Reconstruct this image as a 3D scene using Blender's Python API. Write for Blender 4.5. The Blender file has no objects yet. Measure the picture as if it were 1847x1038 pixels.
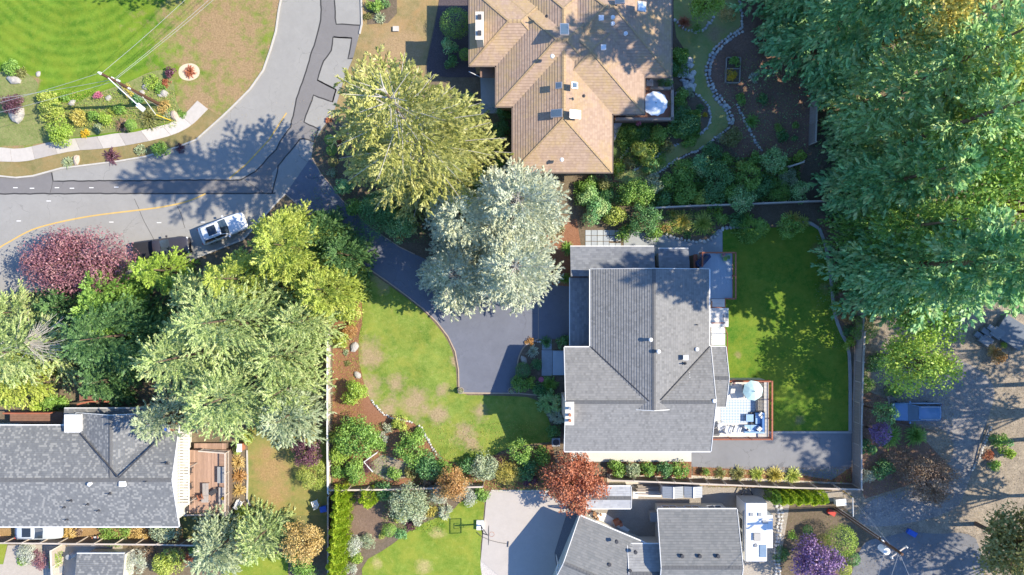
import bpy, math, random
import numpy as np
from mathutils import Vector, Matrix
R=math.radians; PI=math.pi
sc=bpy.context.scene
# ---------------------------------------------------------------- camera, sky, sun, exposure
ALT=70.0; PPM=18.0; CX=923.5; CY=519.0
cam=bpy.data.cameras.new('camera'); co=bpy.data.objects.new('camera',cam); sc.collection.objects.link(co)
co.location=(0,0,ALT); co.rotation_euler=(0,0,0)
cam.sensor_width=36; cam.lens=36*ALT/(1847/PPM); cam.clip_end=2000; sc.camera=co
w=bpy.data.worlds.new('World'); sc.world=w; w.use_nodes=True
nt=w.node_tree; bg=nt.nodes['Background']
sky=nt.nodes.new('ShaderNodeTexSky'); sky.sky_type='NISHITA'; sky.sun_disc=False
sky.sun_elevation=R(42); sky.sun_rotation=R(88); sky.dust_density=0.3; sky.ozone_density=10.0; sky.air_density=1.0
nt.links.new(sky.outputs[0],bg.inputs[0]); bg.inputs[1].default_value=0.15
sl=bpy.data.lights.new('sun','SUN'); sl.energy=3.9; sl.angle=R(0.53); sl.color=(1.0,0.90,0.73)
so=bpy.data.objects.new('sun',sl); sc.collection.objects.link(so)
sd=Vector((math.cos(R(42)),0.035,math.sin(R(42)))).normalized()
so.rotation_euler=sd.to_track_quat('Z','Y').to_euler(); so.location=(60,0,60)
sc.view_settings.view_transform='Standard'; sc.view_settings.look='None'
sc.view_settings.exposure=1.04; sc.view_settings.gamma=1; sc.view_settings.use_curve_mapping=False
sc.cycles.max_bounces=6; sc.cycles.diffuse_bounces=3; sc.cycles.glossy_bounces=2; sc.cycles.transmission_bounces=4
sc.cycles.caustics_reflective=False; sc.cycles.caustics_refractive=False
# ---------------------------------------------------------------- helpers
C=sc.collection
rng=np.random.default_rng(7); rnd=random.Random(5)
def P(px,py,z=0.0):
    """world point at height z standing where the photograph shows pixel (px,py)"""
    f=(ALT-z)/ALT/PPM
    return Vector(((px-CX)*f,(CY-py)*f,z))
def PL(pts,z=0.0): return [P(a,b,z) for a,b in pts]
def tag(o,label=None,cat=None,group=None,kind=None):
    if label: o['label']=label
    if cat: o['category']=cat
    if group: o['group']=group
    if kind: o['kind']=kind
    return o
def thing(name,label,cat,loc=(0,0,0),rz=0,group=None):
    o=bpy.data.objects.new(name,None); C.objects.link(o); o.empty_display_size=.3
    o.location=loc; o.rotation_euler=(0,0,rz)
    return tag(o,label,cat,group)
def worg(o):
    v=Vector((0,0,0))
    while o is not None: v=v+o.location; o=o.parent
    return v
def link(name,me,parent=None,loc=(0,0,0)):
    o=bpy.data.objects.new(name,me); C.objects.link(o); o.location=loc
    if parent is not None: o.parent=parent
    return o
class MB:
    """collects faces; build() links them as one mesh object"""
    def __init__(s): s.v=[]; s.f=[]; s.uv=[]; s.M=None
    def add(s,vs,fs,uvs=None):
        n=len(s.v)
        for p in vs:
            p=Vector(p)
            s.v.append(tuple(s.M@p if s.M is not None else p))
        for i,f in enumerate(fs):
            s.f.append([n+k for k in f]); s.uv.append(uvs[i] if uvs else None)
        return s
    def box(s,c,d,rz=0,tilt=None):
        x,y,z=d[0]/2,d[1]/2,d[2]/2
        vs=[Vector((a*x,b*y,e*z)) for a in(-1,1) for b in(-1,1) for e in(-1,1)]
        m=Matrix.Rotation(rz,3,'Z')
        if tilt: m=m@Matrix.Rotation(tilt[1],3,tilt[0])
        c=Vector(c)
        return s.add([c+m@v for v in vs],[(0,1,3,2),(4,6,7,5),(0,4,5,1),(2,3,7,6),(0,2,6,4),(1,5,7,3)])
    def bb(s,x0,y0,z0,x1,y1,z1): return s.box(((x0+x1)/2,(y0+y1)/2,(z0+z1)/2),(abs(x1-x0),abs(y1-y0),abs(z1-z0)))
    def cyl(s,c,r,h,n=12,r2=None,caps=True):
        r2=r if r2 is None else r2; c=Vector(c); vs=[]
        for k in range(n):
            a=2*PI*k/n; vs.append(c+Vector((r*math.cos(a),r*math.sin(a),0)))
        for k in range(n):
            a=2*PI*k/n; vs.append(c+Vector((r2*math.cos(a),r2*math.sin(a),h)))
        fs=[(k,(k+1)%n,n+(k+1)%n,n+k) for k in range(n)]
        if caps: fs+= [tuple(range(n,2*n)),tuple(reversed(range(n)))]
        return s.add(vs,fs)
    def tube(s,pts,r,n=5,r2=None):
        pts=[Vector(p) for p in pts]; r2=r if r2 is None else r2; vs=[]; fs=[]; m=len(pts)
        for i,p in enumerate(pts):
            d=(pts[min(i+1,m-1)]-pts[max(i-1,0)]).normalized()
            u=d.cross(Vector((0,0,1)) if abs(d.z)<.95 else Vector((1,0,0))).normalized(); v=d.cross(u)
            rr=r+(r2-r)*i/(m-1)
            for k in range(n):
                a=2*PI*k/n; vs.append(p+u*(rr*math.cos(a))+v*(rr*math.sin(a)))
        for i in range(m-1):
            for k in range(n): fs.append((i*n+k,i*n+(k+1)%n,(i+1)*n+(k+1)%n,(i+1)*n+k))
        fs+=[tuple(reversed(range(n))),tuple(range((m-1)*n,m*n))]
        return s.add(vs,fs)
    def prism(s,poly,z0,z1):
        """polygon (ccw or cw) extruded from z0 to z1"""
        a=sum(poly[i][0]*poly[(i+1)%len(poly)][1]-poly[(i+1)%len(poly)][0]*poly[i][1] for i in range(len(poly)))
        if a<0: poly=poly[::-1]
        n=len(poly); vs=[(p[0],p[1],z0) for p in poly]+[(p[0],p[1],z1) for p in poly]
        fs=[tuple(range(n,2*n)),tuple(reversed(range(n)))]+[(k,(k+1)%n,n+(k+1)%n,n+k) for k in range(n)]
        return s.add(vs,fs)
    def strip(s,pts,w,z0,z1,closed=False):
        """kerb-like band of width w along a world polyline"""
        pts=[Vector((p[0],p[1],0)) for p in pts]; n=len(pts); L=[];Rr=[]
        for i in range(n):
            a=pts[i-1] if (i>0 or closed) else pts[i]; b=pts[(i+1)%n] if (i<n-1 or closed) else pts[i]
            d=(b-a).normalized(); nn=Vector((-d.y,d.x,0))*w/2
            L.append(pts[i]+nn); Rr.append(pts[i]-nn)
        m=n if closed else n-1
        for i in range(m):
            j=(i+1)%n
            q=[L[i],L[j],Rr[j],Rr[i]]
            vs=[(p.x,p.y,z0) for p in q]+[(p.x,p.y,z1) for p in q]
            s.add(vs,[(7,6,5,4),(0,1,2,3),(0,4,5,1),(2,6,7,3)]+([(1,5,6,2)] if not closed and i==m-1 else [])+([(3,7,4,0)] if not closed and i==0 else []))
        return s
    def build(s,name,mat,parent=None,smooth=False,rel=True,**kw):
        off=worg(parent) if (parent is not None and rel) else Vector((0,0,0))
        me=bpy.data.meshes.new(name)
        me.from_pydata([(v[0]-off.x,v[1]-off.y,v[2]-off.z) for v in s.v],[],s.f)
        if any(u is not None for u in s.uv):
            ul=me.uv_layers.new(name='UV'); k=0
            for f,u in zip(s.f,s.uv):
                for i in range(len(f)):
                    if u is not None: ul.data[k].uv=u[i]
                    k+=1
        if mat: me.materials.append(mat)
        if smooth:
            for p in me.polygons: p.use_smooth=True
        me.update()
        o=link(name,me,parent)
        if kw: tag(o,**kw)
        return o
def single(mb,name,mat,label,cat,group=None,smooth=False):
    """a one-mesh thing whose origin sits at its own base centre"""
    xs=[v[0] for v in mb.v]; ys=[v[1] for v in mb.v]; z=min(v[2] for v in mb.v)
    c=Vector(((min(xs)+max(xs))/2,(min(ys)+max(ys))/2,z))
    mb.v=[(v[0]-c.x,v[1]-c.y,v[2]-c.z) for v in mb.v]
    o=mb.build(name,mat,None,smooth); o.location=c
    return tag(o,label,cat,group)
# ---------------------------------------------------------------- materials
def newmat(name):
    m=bpy.data.materials.new(name); m.use_nodes=True; nt=m.node_tree
    for n in list(nt.nodes): nt.nodes.remove(n)
    return m,nt,nt.nodes,nt.links
def nmath(nt,op,a,b=None,clamp=False):
    n=nt.nodes.new('ShaderNodeMath'); n.operation=op; n.use_clamp=clamp
    for i,x in enumerate((a,b)):
        if x is None: continue
        if isinstance(x,(int,float)): n.inputs[i].default_value=x
        else: nt.links.new(x,n.inputs[i])
    return n.outputs[0]
def nmix(nt,f,a,b):
    n=nt.nodes.new('ShaderNodeMix'); n.data_type='RGBA'
    for i,x in ((0,f),(6,a),(7,b)):
        if isinstance(x,(int,float)): n.inputs[i].default_value=x
        elif isinstance(x,(tuple,list)): n.inputs[i].default_value=(*x[:3],1)
        else: nt.links.new(x,n.inputs[i])
    return n.outputs[2]
def nnoise(nt,vec,scale,detail=3,rough=.55,dist=0):
    n=nt.nodes.new('ShaderNodeTexNoise'); n.inputs['Scale'].default_value=scale; n.inputs['Detail'].default_value=detail
    n.inputs['Roughness'].default_value=rough; n.inputs['Distortion'].default_value=dist
    nt.links.new(vec,n.inputs['Vector']); return n.outputs['Fac']
def nramp(nt,f,lo,hi):
    n=nt.nodes.new('ShaderNodeMapRange'); n.clamp=True
    nt.links.new(f,n.inputs[0]); n.inputs[1].default_value=lo; n.inputs[2].default_value=hi
    return n.outputs[0]
def wpos(nt): return nt.nodes.new('ShaderNodeNewGeometry').outputs['Position']
def finish(nt,col,rough=.9,bump=None,bstr=.3,bdist=.02,spec=.3,metal=0):
    p=nt.nodes.new('ShaderNodeBsdfPrincipled'); o=nt.nodes.new('ShaderNodeOutputMaterial')
    if isinstance(col,(tuple,list)): p.inputs['Base Color'].default_value=(*col[:3],1)
    else: nt.links.new(col,p.inputs['Base Color'])
    p.inputs['Roughness'].default_value=rough; p.inputs['Specular IOR Level'].default_value=spec; p.inputs['Metallic'].default_value=metal
    if bump is not None:
        b=nt.nodes.new('ShaderNodeBump'); b.inputs['Strength'].default_value=bstr; b.inputs['Distance'].default_value=bdist
        nt.links.new(bump,b.inputs['Height']); nt.links.new(b.outputs[0],p.inputs['Normal'])
    nt.links.new(p.outputs[0],o.inputs[0]); return p
_mc={}
def sc3(c,k): return tuple(min(1,x*k) for x in c)
def plain(name,col,rough=.8,var=.18,scale=3,bs=.3,metal=0,spec=.3,obj=False):
    if name in _mc: return _mc[name]
    m,nt,N,L=newmat(name)
    v=N.new('ShaderNodeTexCoord').outputs['Object'] if obj else wpos(nt)
    a=nnoise(nt,v,scale,5,.65); b=nnoise(nt,v,scale*9,2,.6)
    f=nmath(nt,'ADD',nmath(nt,'MULTIPLY',a,.6),nmath(nt,'MULTIPLY',b,.4))
    c=nmix(nt,nramp(nt,f,.3,.7),sc3(col,1-var),sc3(col,1+var))
    finish(nt,c,rough,b,bs,.01,spec,metal); _mc[name]=m; return m
def wood(name,col,axis='X',rough=.75,var=.3):
    if name in _mc: return _mc[name]
    m,nt,N,L=newmat(name); v=wpos(nt)
    mp=N.new('ShaderNodeMapping'); L.new(v,mp.inputs[0]); s=[14,14,14]; s['XYZ'.index(axis)]=.8; mp.inputs['Scale'].default_value=s
    a=nnoise(nt,mp.outputs[0],1,4,.6)
    oi=N.new('ShaderNodeObjectInfo').outputs['Random']
    f=nmath(nt,'ADD',nmath(nt,'MULTIPLY',a,.7),nmath(nt,'MULTIPLY',oi,.3))
    c=nmix(nt,nramp(nt,f,.25,.75),sc3(col,1-var),sc3(col,1+var))
    finish(nt,c,rough,a,.3,.005); _mc[name]=m; return m
def leafmat(name,c1,c2,c3=None,trans=.28,clump=.9):
    """per-leaf hue variation; c3 = patch tint, for bluegreen a sunlit look"""
    if name in _mc: return _mc[name]
    m,nt,N,L=newmat(name); g=N.new('ShaderNodeNewGeometry'); ri=g.outputs['Random Per Island']
    c=nmix(nt,ri,c1,c2)
    n=nnoise(nt,g.outputs['Position'],clump,3,.6)
    c=nmix(nt,nmath(nt,'MULTIPLY',nramp(nt,n,.48,.68),.6),c,c3 or sc3(c2,1.25))
    d=N.new('ShaderNodeBsdfDiffuse'); t=N.new('ShaderNodeBsdfTranslucent'); gl=N.new('ShaderNodeBsdfGlossy'); gl.inputs['Roughness'].default_value=.45
    L.new(c,d.inputs[0]); L.new(c,t.inputs[0])
    a=N.new('ShaderNodeMixShader'); a.inputs[0].default_value=trans; L.new(d.outputs[0],a.inputs[1]); L.new(t.outputs[0],a.inputs[2])
    b=N.new('ShaderNodeMixShader'); b.inputs[0].default_value=.035; L.new(a.outputs[0],b.inputs[1]); L.new(gl.outputs[0],b.inputs[2])
    o=N.new('ShaderNodeOutputMaterial'); L.new(b.outputs[0],o.inputs[0]); _mc[name]=m; return m
def spotmask(nt,vec,spots,nscale=.9,namp=2.6):
    """soft-edged irregular patches round the given (px,py,radius_px) spots"""
    n=nnoise(nt,vec,nscale,5,.7); tot=None
    for px,py,r in spots:
        p=P(px,py); d=nt.nodes.new('ShaderNodeVectorMath'); d.operation='DISTANCE'
        nt.links.new(vec,d.inputs[0]); d.inputs[1].default_value=(p.x,p.y,0)
        rr=r/PPM
        e=nmath(nt,'DIVIDE',d.outputs['Value'],rr)
        e=nmath(nt,'SUBTRACT',1.0,e)
        e=nmath(nt,'ADD',e,nmath(nt,'MULTIPLY',nmath(nt,'SUBTRACT',n,.5),namp))
        e=nramp(nt,e,-.05,.75)
        tot=e if tot is None else nmath(nt,'MAXIMUM',tot,e)
    return tot
def grassmat(name,c1,c2,spots=None,dry=(.34,.24,.13),stripes=None,patch=.35,nonspots=None):
    m,nt,N,L=newmat(name); v=wpos(nt)
    big=nnoise(nt,v,.35,4,.6); mid=nnoise(nt,v,2.2,5,.75); fine=nnoise(nt,v,14,3,.8)
    f=nmath(nt,'ADD',nmath(nt,'MULTIPLY',big,.38),nmath(nt,'ADD',nmath(nt,'MULTIPLY',mid,.30),nmath(nt,'MULTIPLY',fine,.32)))
    hue=nnoise(nt,v,.55,5,.7,.5)
    if stripes:
        p=P(*stripes[:2]); wv=N.new('ShaderNodeTexWave'); wv.wave_type='RINGS'; wv.rings_direction='Z'
        mp=N.new('ShaderNodeMapping'); mp.vector_type='POINT'; mp.inputs['Location'].default_value=(-p.x,-p.y,0); L.new(v,mp.inputs[0]); L.new(mp.outputs[0],wv.inputs[0])
        wv.inputs['Scale'].default_value=stripes[2]; wv.inputs['Distortion'].default_value=3.2; wv.inputs['Detail'].default_value=4; wv.inputs['Detail Scale'].default_value=.6
        f=nmath(nt,'ADD',f,nmath(nt,'MULTIPLY',nmath(nt,'SUBTRACT',wv.outputs['Fac'],.5),.10))
    c=nmix(nt,nramp(nt,f,.40,.60),c1,c2)
    c=nmix(nt,nmath(nt,'MULTIPLY',nramp(nt,hue,.42,.66),.55),c,(c2[0]*1.25,c2[1]*.96,c2[2]*.9))
    c=nmix(nt,nmath(nt,'MULTIPLY',nramp(nt,mid,.56,.72),patch),c,dry)
    if spots:
        dv=nmix(nt,nramp(nt,nnoise(nt,v,6,4,.8),.35,.65),sc3(dry,.72),sc3(dry,1.2))
        c=nmix(nt,nmath(nt,'MULTIPLY',spotmask(nt,v,spots),.93),c,dv)
    finish(nt,c,.95,nmath(nt,'ADD',fine,mid),.55,.05,.1); _mc[name]=m; return m
def soilmat(name,c1,c2,c3,scale=5,bs=.8):
    m,nt,N,L=newmat(name); v=wpos(nt)
    a=nnoise(nt,v,scale,6,.8); b=nnoise(nt,v,scale*5,3,.8); g=nnoise(nt,v,.5,4,.6)
    c=nmix(nt,nramp(nt,a,.35,.65),c1,c2)
    c=nmix(nt,nramp(nt,b,.5,.68),c,c3)
    c=nmix(nt,nmath(nt,'MULTIPLY',nramp(nt,g,.4,.7),.4),c,sc3(c1,.8))
    finish(nt,c,.95,nmath(nt,'ADD',a,b),bs,.05,.1); _mc[name]=m; return m
def asphalt(name,col,var=.1,rough=.88,blot=.5,tint=None):
    m,nt,N,L=newmat(name); v=wpos(nt)
    g=nnoise(nt,v,.22,5,.6,.6); a=nnoise(nt,v,1.3,6,.75,.4); b=nnoise(nt,v,45,2,.7); st=nnoise(nt,v,.9,3,.5,2.5)
    f=nmath(nt,'ADD',nmath(nt,'MULTIPLY',g,.45),nmath(nt,'ADD',nmath(nt,'MULTIPLY',a,.35),nmath(nt,'MULTIPLY',b,.2)))
    c=nmix(nt,nramp(nt,f,.35,.65),sc3(col,1-var*1.6),sc3(col,1+var))
    c=nmix(nt,nmath(nt,'MULTIPLY',nramp(nt,st,.58,.8),blot),c,tint or sc3(col,.75))
    pa=nnoise(nt,v,.45,6,.75,1.2); c=nmix(nt,nmath(nt,'MULTIPLY',nramp(nt,pa,.55,.72),.35),c,sc3(col,1.22))
    vo=N.new('ShaderNodeTexVoronoi'); vo.feature='DISTANCE_TO_EDGE'; vo.inputs['Scale'].default_value=.28
    wp=N.new('ShaderNodeTexNoise'); wp.inputs['Scale'].default_value=1.1; wp.inputs['Detail'].default_value=4; L.new(v,wp.inputs['Vector'])
    va=N.new('ShaderNodeVectorMath'); va.operation='MULTIPLY_ADD'; L.new(wp.outputs['Color'],va.inputs[0]); va.inputs[1].default_value=(1.6,1.6,0); L.new(v,va.inputs[2]); L.new(va.outputs[0],vo.inputs['Vector'])
    ck=nmath(nt,'LESS_THAN',vo.outputs['Distance'],.006); c=nmix(nt,nmath(nt,'MULTIPLY',nmath(nt,'MULTIPLY',ck,nramp(nt,g,.45,.6)),.45),c,sc3(col,.4))
    oi=nnoise(nt,v,1.9,2,.4); c=nmix(nt,nmath(nt,'MULTIPLY',nramp(nt,oi,.74,.8),.4),c,sc3(col,.5))
    finish(nt,c,rough,b,.4,.01,.3); _mc[name]=m; return m
def shingle(name,cols,tab=.33,row=.2,pale=.0,palec=(.5,.5,.5),moss=None,rough=.9,butt_shadow=.35):
    """roofing: one tone per tab (white noise on row/tab), a few pale tabs, weathering; rows are modelled"""
    m,nt,N,L=newmat(name); uv=N.new('ShaderNodeUVMap'); uv.uv_map='UV'
    sx=N.new('ShaderNodeSeparateXYZ'); L.new(uv.outputs[0],sx.inputs[0])
    rw=nmath(nt,'FLOOR',nmath(nt,'DIVIDE',sx.outputs[1],row))
    tb=nmath(nt,'FLOOR',nmath(nt,'ADD',nmath(nt,'DIVIDE',sx.outputs[0],tab),nmath(nt,'MULTIPLY',rw,.37)))
    cb=N.new('ShaderNodeCombineXYZ'); L.new(tb,cb.inputs[0]); L.new(rw,cb.inputs[1])
    wn=N.new('ShaderNodeTexWhiteNoise'); wn.noise_dimensions='2D'; L.new(cb.outputs[0],wn.inputs['Vector']); r=wn.outputs['Value']
    c=nmix(nt,r,cols[0],cols[1])
    if pale>0:
        n2=nnoise(nt,cb.outputs[0],.9,1,.5)
        c=nmix(nt,nmath(nt,'MULTIPLY',nmath(nt,'GREATER_THAN',nmath(nt,'ADD',nmath(nt,'MULTIPLY',r,.45),n2),pale),.6),c,palec)
    fr=nmath(nt,'FRACT',nmath(nt,'DIVIDE',sx.outputs[1],row))
    c=nmix(nt,nmath(nt,'MULTIPLY',nramp(nt,fr,.86,.97),butt_shadow),c,sc3(cols[0],.45))  # shadow line below each course, painted into the lower edge of the row
    v=wpos(nt); g=nnoise(nt,v,.8,5,.7); fi=nnoise(nt,v,9,4,.8)
    c=nmix(nt,nmath(nt,'MULTIPLY',nramp(nt,g,.45,.75),.3),c,sc3(cols[1],1.15))
    c=nmix(nt,nmath(nt,'MULTIPLY',nramp(nt,fi,.55,.8),.25),c,sc3(cols[0],.6))
    if moss:
        mo=nnoise(nt,v,.35,4,.7)
        c=nmix(nt,nmath(nt,'MULTIPLY',nmath(nt,'MULTIPLY',nramp(nt,mo,.46,.64),nramp(nt,fi,.3,.6)),.7),c,moss)
    finish(nt,c,rough,r,.5,.012,.2); _mc[name]=m; return m
M={}
M['white']=plain('white_paint',(.78,.77,.74),.5,.05)
M['cream']=plain('cream_paint',(.66,.62,.53),.6,.07)
M['concrete']=plain('concrete',(.52,.48,.42),.9,.16,1.5)
M['palecrete']=plain('pale_concrete',(.62,.56,.49),.9,.10,1.2)
M['kerb']=plain('kerb_concrete',(.48,.45,.40),.9,.15,2)
M['stone']=plain('garden_stone',(.42,.40,.38),.9,.3,4,.6)
M['stonetan']=plain('tan_stone',(.50,.40,.31),.9,.25,4,.6)
M['brick']=plain('brick_red',(.32,.13,.08),.85,.25,8)
M['black']=plain('black_rubber',(.025,.025,.03),.7,.2)
M['dark']=plain('dark_metal',(.06,.06,.065),.5,.2)
M['steel']=plain('steel',(.45,.45,.46),.35,.1,metal=.6)
M['gray']=plain('grey_plastic',(.3,.31,.32),.6,.12)
M['pale']=plain('pale_plastic',(.72,.72,.72),.5,.06)
M['glass']=plain('dark_glass',(.03,.04,.055),.08,.1,bs=0,spec=.8)
M['skyreflect']=plain('sky_reflection_glass',(.10,.15,.20),.1,.1,bs=0,spec=.9)  # base colour lightened to stand in for reflected sky
M['wallgray']=plain('house_wall_grey',(.42,.43,.42),.8,.06)
M['walltan']=plain('house_wall_tan',(.45,.36,.27),.8,.08)
M['wallcream']=plain('house_wall_cream',(.62,.60,.52),.8,.05)
M['bluecloth']=plain('blue_cushion',(.09,.20,.42),.9,.15)
M['ltblue']=plain('light_blue_cushion',(.28,.42,.62),.9,.1)
M['teal']=plain('teal_canvas',(.50,.68,.64),.8,.06)
M['paleblue']=plain('pale_canvas',(.62,.74,.82),.75,.04)
M['terracotta']=plain('terracotta',(.40,.16,.09),.8,.15)
M['yellow']=plain('yellow_plastic',(.75,.50,.05),.5,.08)
M['red']=plain('red_paint',(.50,.06,.04),.5,.12)
M['bluep']=plain('blue_plastic',(.04,.12,.50),.5,.12)
M['barkwood']=plain('tree_bark',(.16,.11,.075),.95,.3,6,.8)
M['palebark']=plain('pale_bark',(.46,.42,.36),.95,.2,6,.8)
M['polewood']=wood('pole_wood',(.13,.07,.045),'Z')
M['deckx']=wood('deck_wood_x',(.40,.25,.17),'X'); M['decky']=wood('deck_wood_y',(.40,.26,.19),'Y')
M['brownrail']=wood('brown_rail',(.34,.12,.07),'X')
M['fencew']=wood('fence_wood',(.33,.28,.24),'Z'); M['fenced']=wood('fence_wood_dark',(.20,.145,.11),'Z')
M['fencetop']=wood('fence_cap',(.50,.43,.36),'X')
M['greydeck']=plain('grey_blue_deck',(.34,.40,.46),.7,.06)
M['wire']=plain('wire',(.40,.40,.40),.5,.05)
# ---------------------------------------------------------------- foliage colours
LC={
 'green':((.09,.19,.035),(.22,.35,.07),(.30,.42,.09)),
 'dkgreen':((.045,.115,.04),(.11,.22,.075),(.16,.28,.08)),
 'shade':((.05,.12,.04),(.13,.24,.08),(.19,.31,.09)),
 'lime':((.22,.36,.045),(.38,.50,.08),(.42,.52,.10)),
 'ygreen':((.26,.34,.05),(.46,.52,.11),(.54,.54,.16)),
 'yellow':((.36,.32,.06),(.55,.47,.12),(.60,.50,.15)),
 'olive':((.16,.18,.055),(.28,.28,.10),(.34,.30,.12)),
 'teal':((.07,.17,.07),(.19,.34,.13),(.42,.52,.17)),
 'bluegreen':((.09,.19,.07),(.28,.41,.155),(.58,.61,.20)),  # pale yellowish third tone puts sunlit highlights into the leaf colour
 'silver':((.33,.38,.28),(.62,.64,.47),(.64,.64,.38)),
 'greyg':((.22,.29,.15),(.42,.47,.29),(.48,.50,.32)),
 'purple':((.085,.035,.05),(.18,.08,.11),(.24,.10,.12)),
 'plum':((.17,.07,.085),(.36,.165,.19),(.46,.27,.25)),
 'violet':((.13,.075,.17),(.26,.16,.33),(.32,.20,.36)),
 'rust':((.30,.09,.045),(.50,.19,.10),(.52,.26,.14)),
 'orange':((.36,.19,.06),(.52,.30,.11),(.55,.38,.15)),
 'gold':((.42,.29,.09),(.62,.45,.17),(.66,.50,.22)),
 'white':((.45,.48,.36),(.66,.68,.58),(.30,.38,.18)),
 'brown':((.19,.13,.08),(.33,.22,.15),(.38,.28,.18)),
 'cedar':((.13,.19,.055),(.35,.42,.16),(.50,.54,.25)),
 'hemlock':((.20,.23,.05),(.52,.51,.15),(.62,.58,.26)),
 'flower':((.75,.45,.03),(.85,.62,.06),(.3,.4,.08)),
 'hedge':((.26,.38,.03),(.50,.60,.06),(.56,.64,.10)),
 'pink':((.55,.12,.22),(.65,.25,.35),(.2,.3,.08)),
}
LK={'bluegreen':1.95,'teal':2.0,'silver':1.2,'green':1.5,'lime':1.15,'cedar':1.65,'hemlock':1.1,'greyg':1.25,'white':1.1,'flower':1,'pink':1.1,'dkgreen':1.75}
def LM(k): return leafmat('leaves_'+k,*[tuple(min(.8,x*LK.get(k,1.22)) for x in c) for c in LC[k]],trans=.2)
def kites(C0,A,B,name,mat):
    """n kite-shaped leaves: base C0, length vector A, half-width vector B"""
    n=len(C0); V=np.empty((n,4,3),np.float32)
    V[:,0]=C0; V[:,1]=C0+A*.45+B; V[:,2]=C0+A; V[:,3]=C0+A*.45-B
    me=bpy.data.meshes.new(name); me.vertices.add(n*4); me.vertices.foreach_set('co',V.ravel())
    me.loops.add(n*4); me.loops.foreach_set('vertex_index',np.arange(n*4,dtype=np.int32))
    me.polygons.add(n); me.polygons.foreach_set('loop_start',np.arange(0,n*4,4,dtype=np.int32))
    try: me.polygons.foreach_set('loop_total',np.full(n,4,dtype=np.int32))
    except Exception: pass
    me.update(calc_edges=True); me.materials.append(mat); return me
def unit(v): return v/np.maximum(np.linalg.norm(v,axis=-1,keepdims=True),1e-6)
def lump_leaves(r,h,n,leaf,g,sx=1,sy=1,lumps=None,up=.35,lr=.42,z0=.12,wide=.33,flat=False):
    """leaves over an uneven dome of lumps"""
    K=lumps or max(6,int(7+r*6))
    a=g.uniform(0,2*PI,K); q=np.sqrt(g.uniform(0,1,K)); rad=r*(1-lr*.75)*q
    zt=np.sqrt(np.clip(1-(q*.92)**2,0,1))
    lc=np.stack([rad*np.cos(a)*sx,rad*np.sin(a)*sy,h*(z0+(1-z0-.18)*zt*g.uniform(.75,1.05,K))],1)
    lrad=r*lr*g.uniform(.65,1.15,K)
    k=g.choice(K,n,p=lrad**2/np.sum(lrad**2))
    d=unit(g.normal(size=(n,3))); d[:,2]=np.abs(d[:,2])*.9-.25*g.uniform(0,1,n); d=unit(d)
    rr=lrad[k]*g.uniform(.72,1.05,n)
    c=lc[k]+d*rr[:,None]*np.array([1,1,min(1,h/(r*1.3)+.2)])
    c[:,2]=np.maximum(c[:,2],.04)
    A=unit(np.cross(d,g.normal(size=(n,3)))+d*.45+g.normal(size=(n,3))*.2)*(leaf*g.uniform(.6,1.3,n))[:,None]
    B=unit(np.cross(A,d+g.normal(size=(n,3))*.35))*(leaf*wide*g.uniform(.7,1.2,n))[:,None]
    return c,A,B
def spiky_leaves(r,h,n,g,wide=.05,arch=.5):
    a=g.uniform(0,2*PI,n); el=g.uniform(.15,1.4,n); d=np.stack([np.cos(a)*np.cos(el),np.sin(a)*np.cos(el),np.sin(el)*h/r],1)
    L=r*g.uniform(.6,1.05,n); c=np.stack([np.cos(a),np.sin(a),0*a],1)*(g.uniform(0,.25,n)*r)[:,None]; c[:,2]+=.03
    A=d*L[:,None]; A[:,2]*=.9
    B=unit(np.cross(A,np.array([0,0,1.])+g.normal(size=(n,3))*.3))*(wide*g.uniform(.7,1.3,n))[:,None]
    # second arched segment from the tip
    c2=c+A*.8; A2=A*.45; A2[:,2]=-np.abs(A[:,2])*arch*.5
    return np.vstack([c,c2]),np.vstack([A,A2]),np.vstack([B,B*.8])
def column_leaves(r,h,n,leaf,g):
    t=g.uniform(0,1,n); a=g.uniform(0,2*PI,n); ridge=.78+.22*np.cos(a*5+t*3)
    rr=r*(1-t**2.6)**.5*ridge*g.uniform(.8,1.05,n)
    c=np.stack([rr*np.cos(a),rr*np.sin(a),.05+t*h],1)
    o=np.stack([np.cos(a),np.sin(a),0*a],1)
    A=unit(o*.45+np.array([0,0,.9])+g.normal(size=(n,3))*.25)*(leaf*g.uniform(.7,1.4,n))[:,None]
    B=unit(np.cross(A,o+g.normal(size=(n,3))*.5))*(leaf*.3)
    return c,A,B
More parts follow.
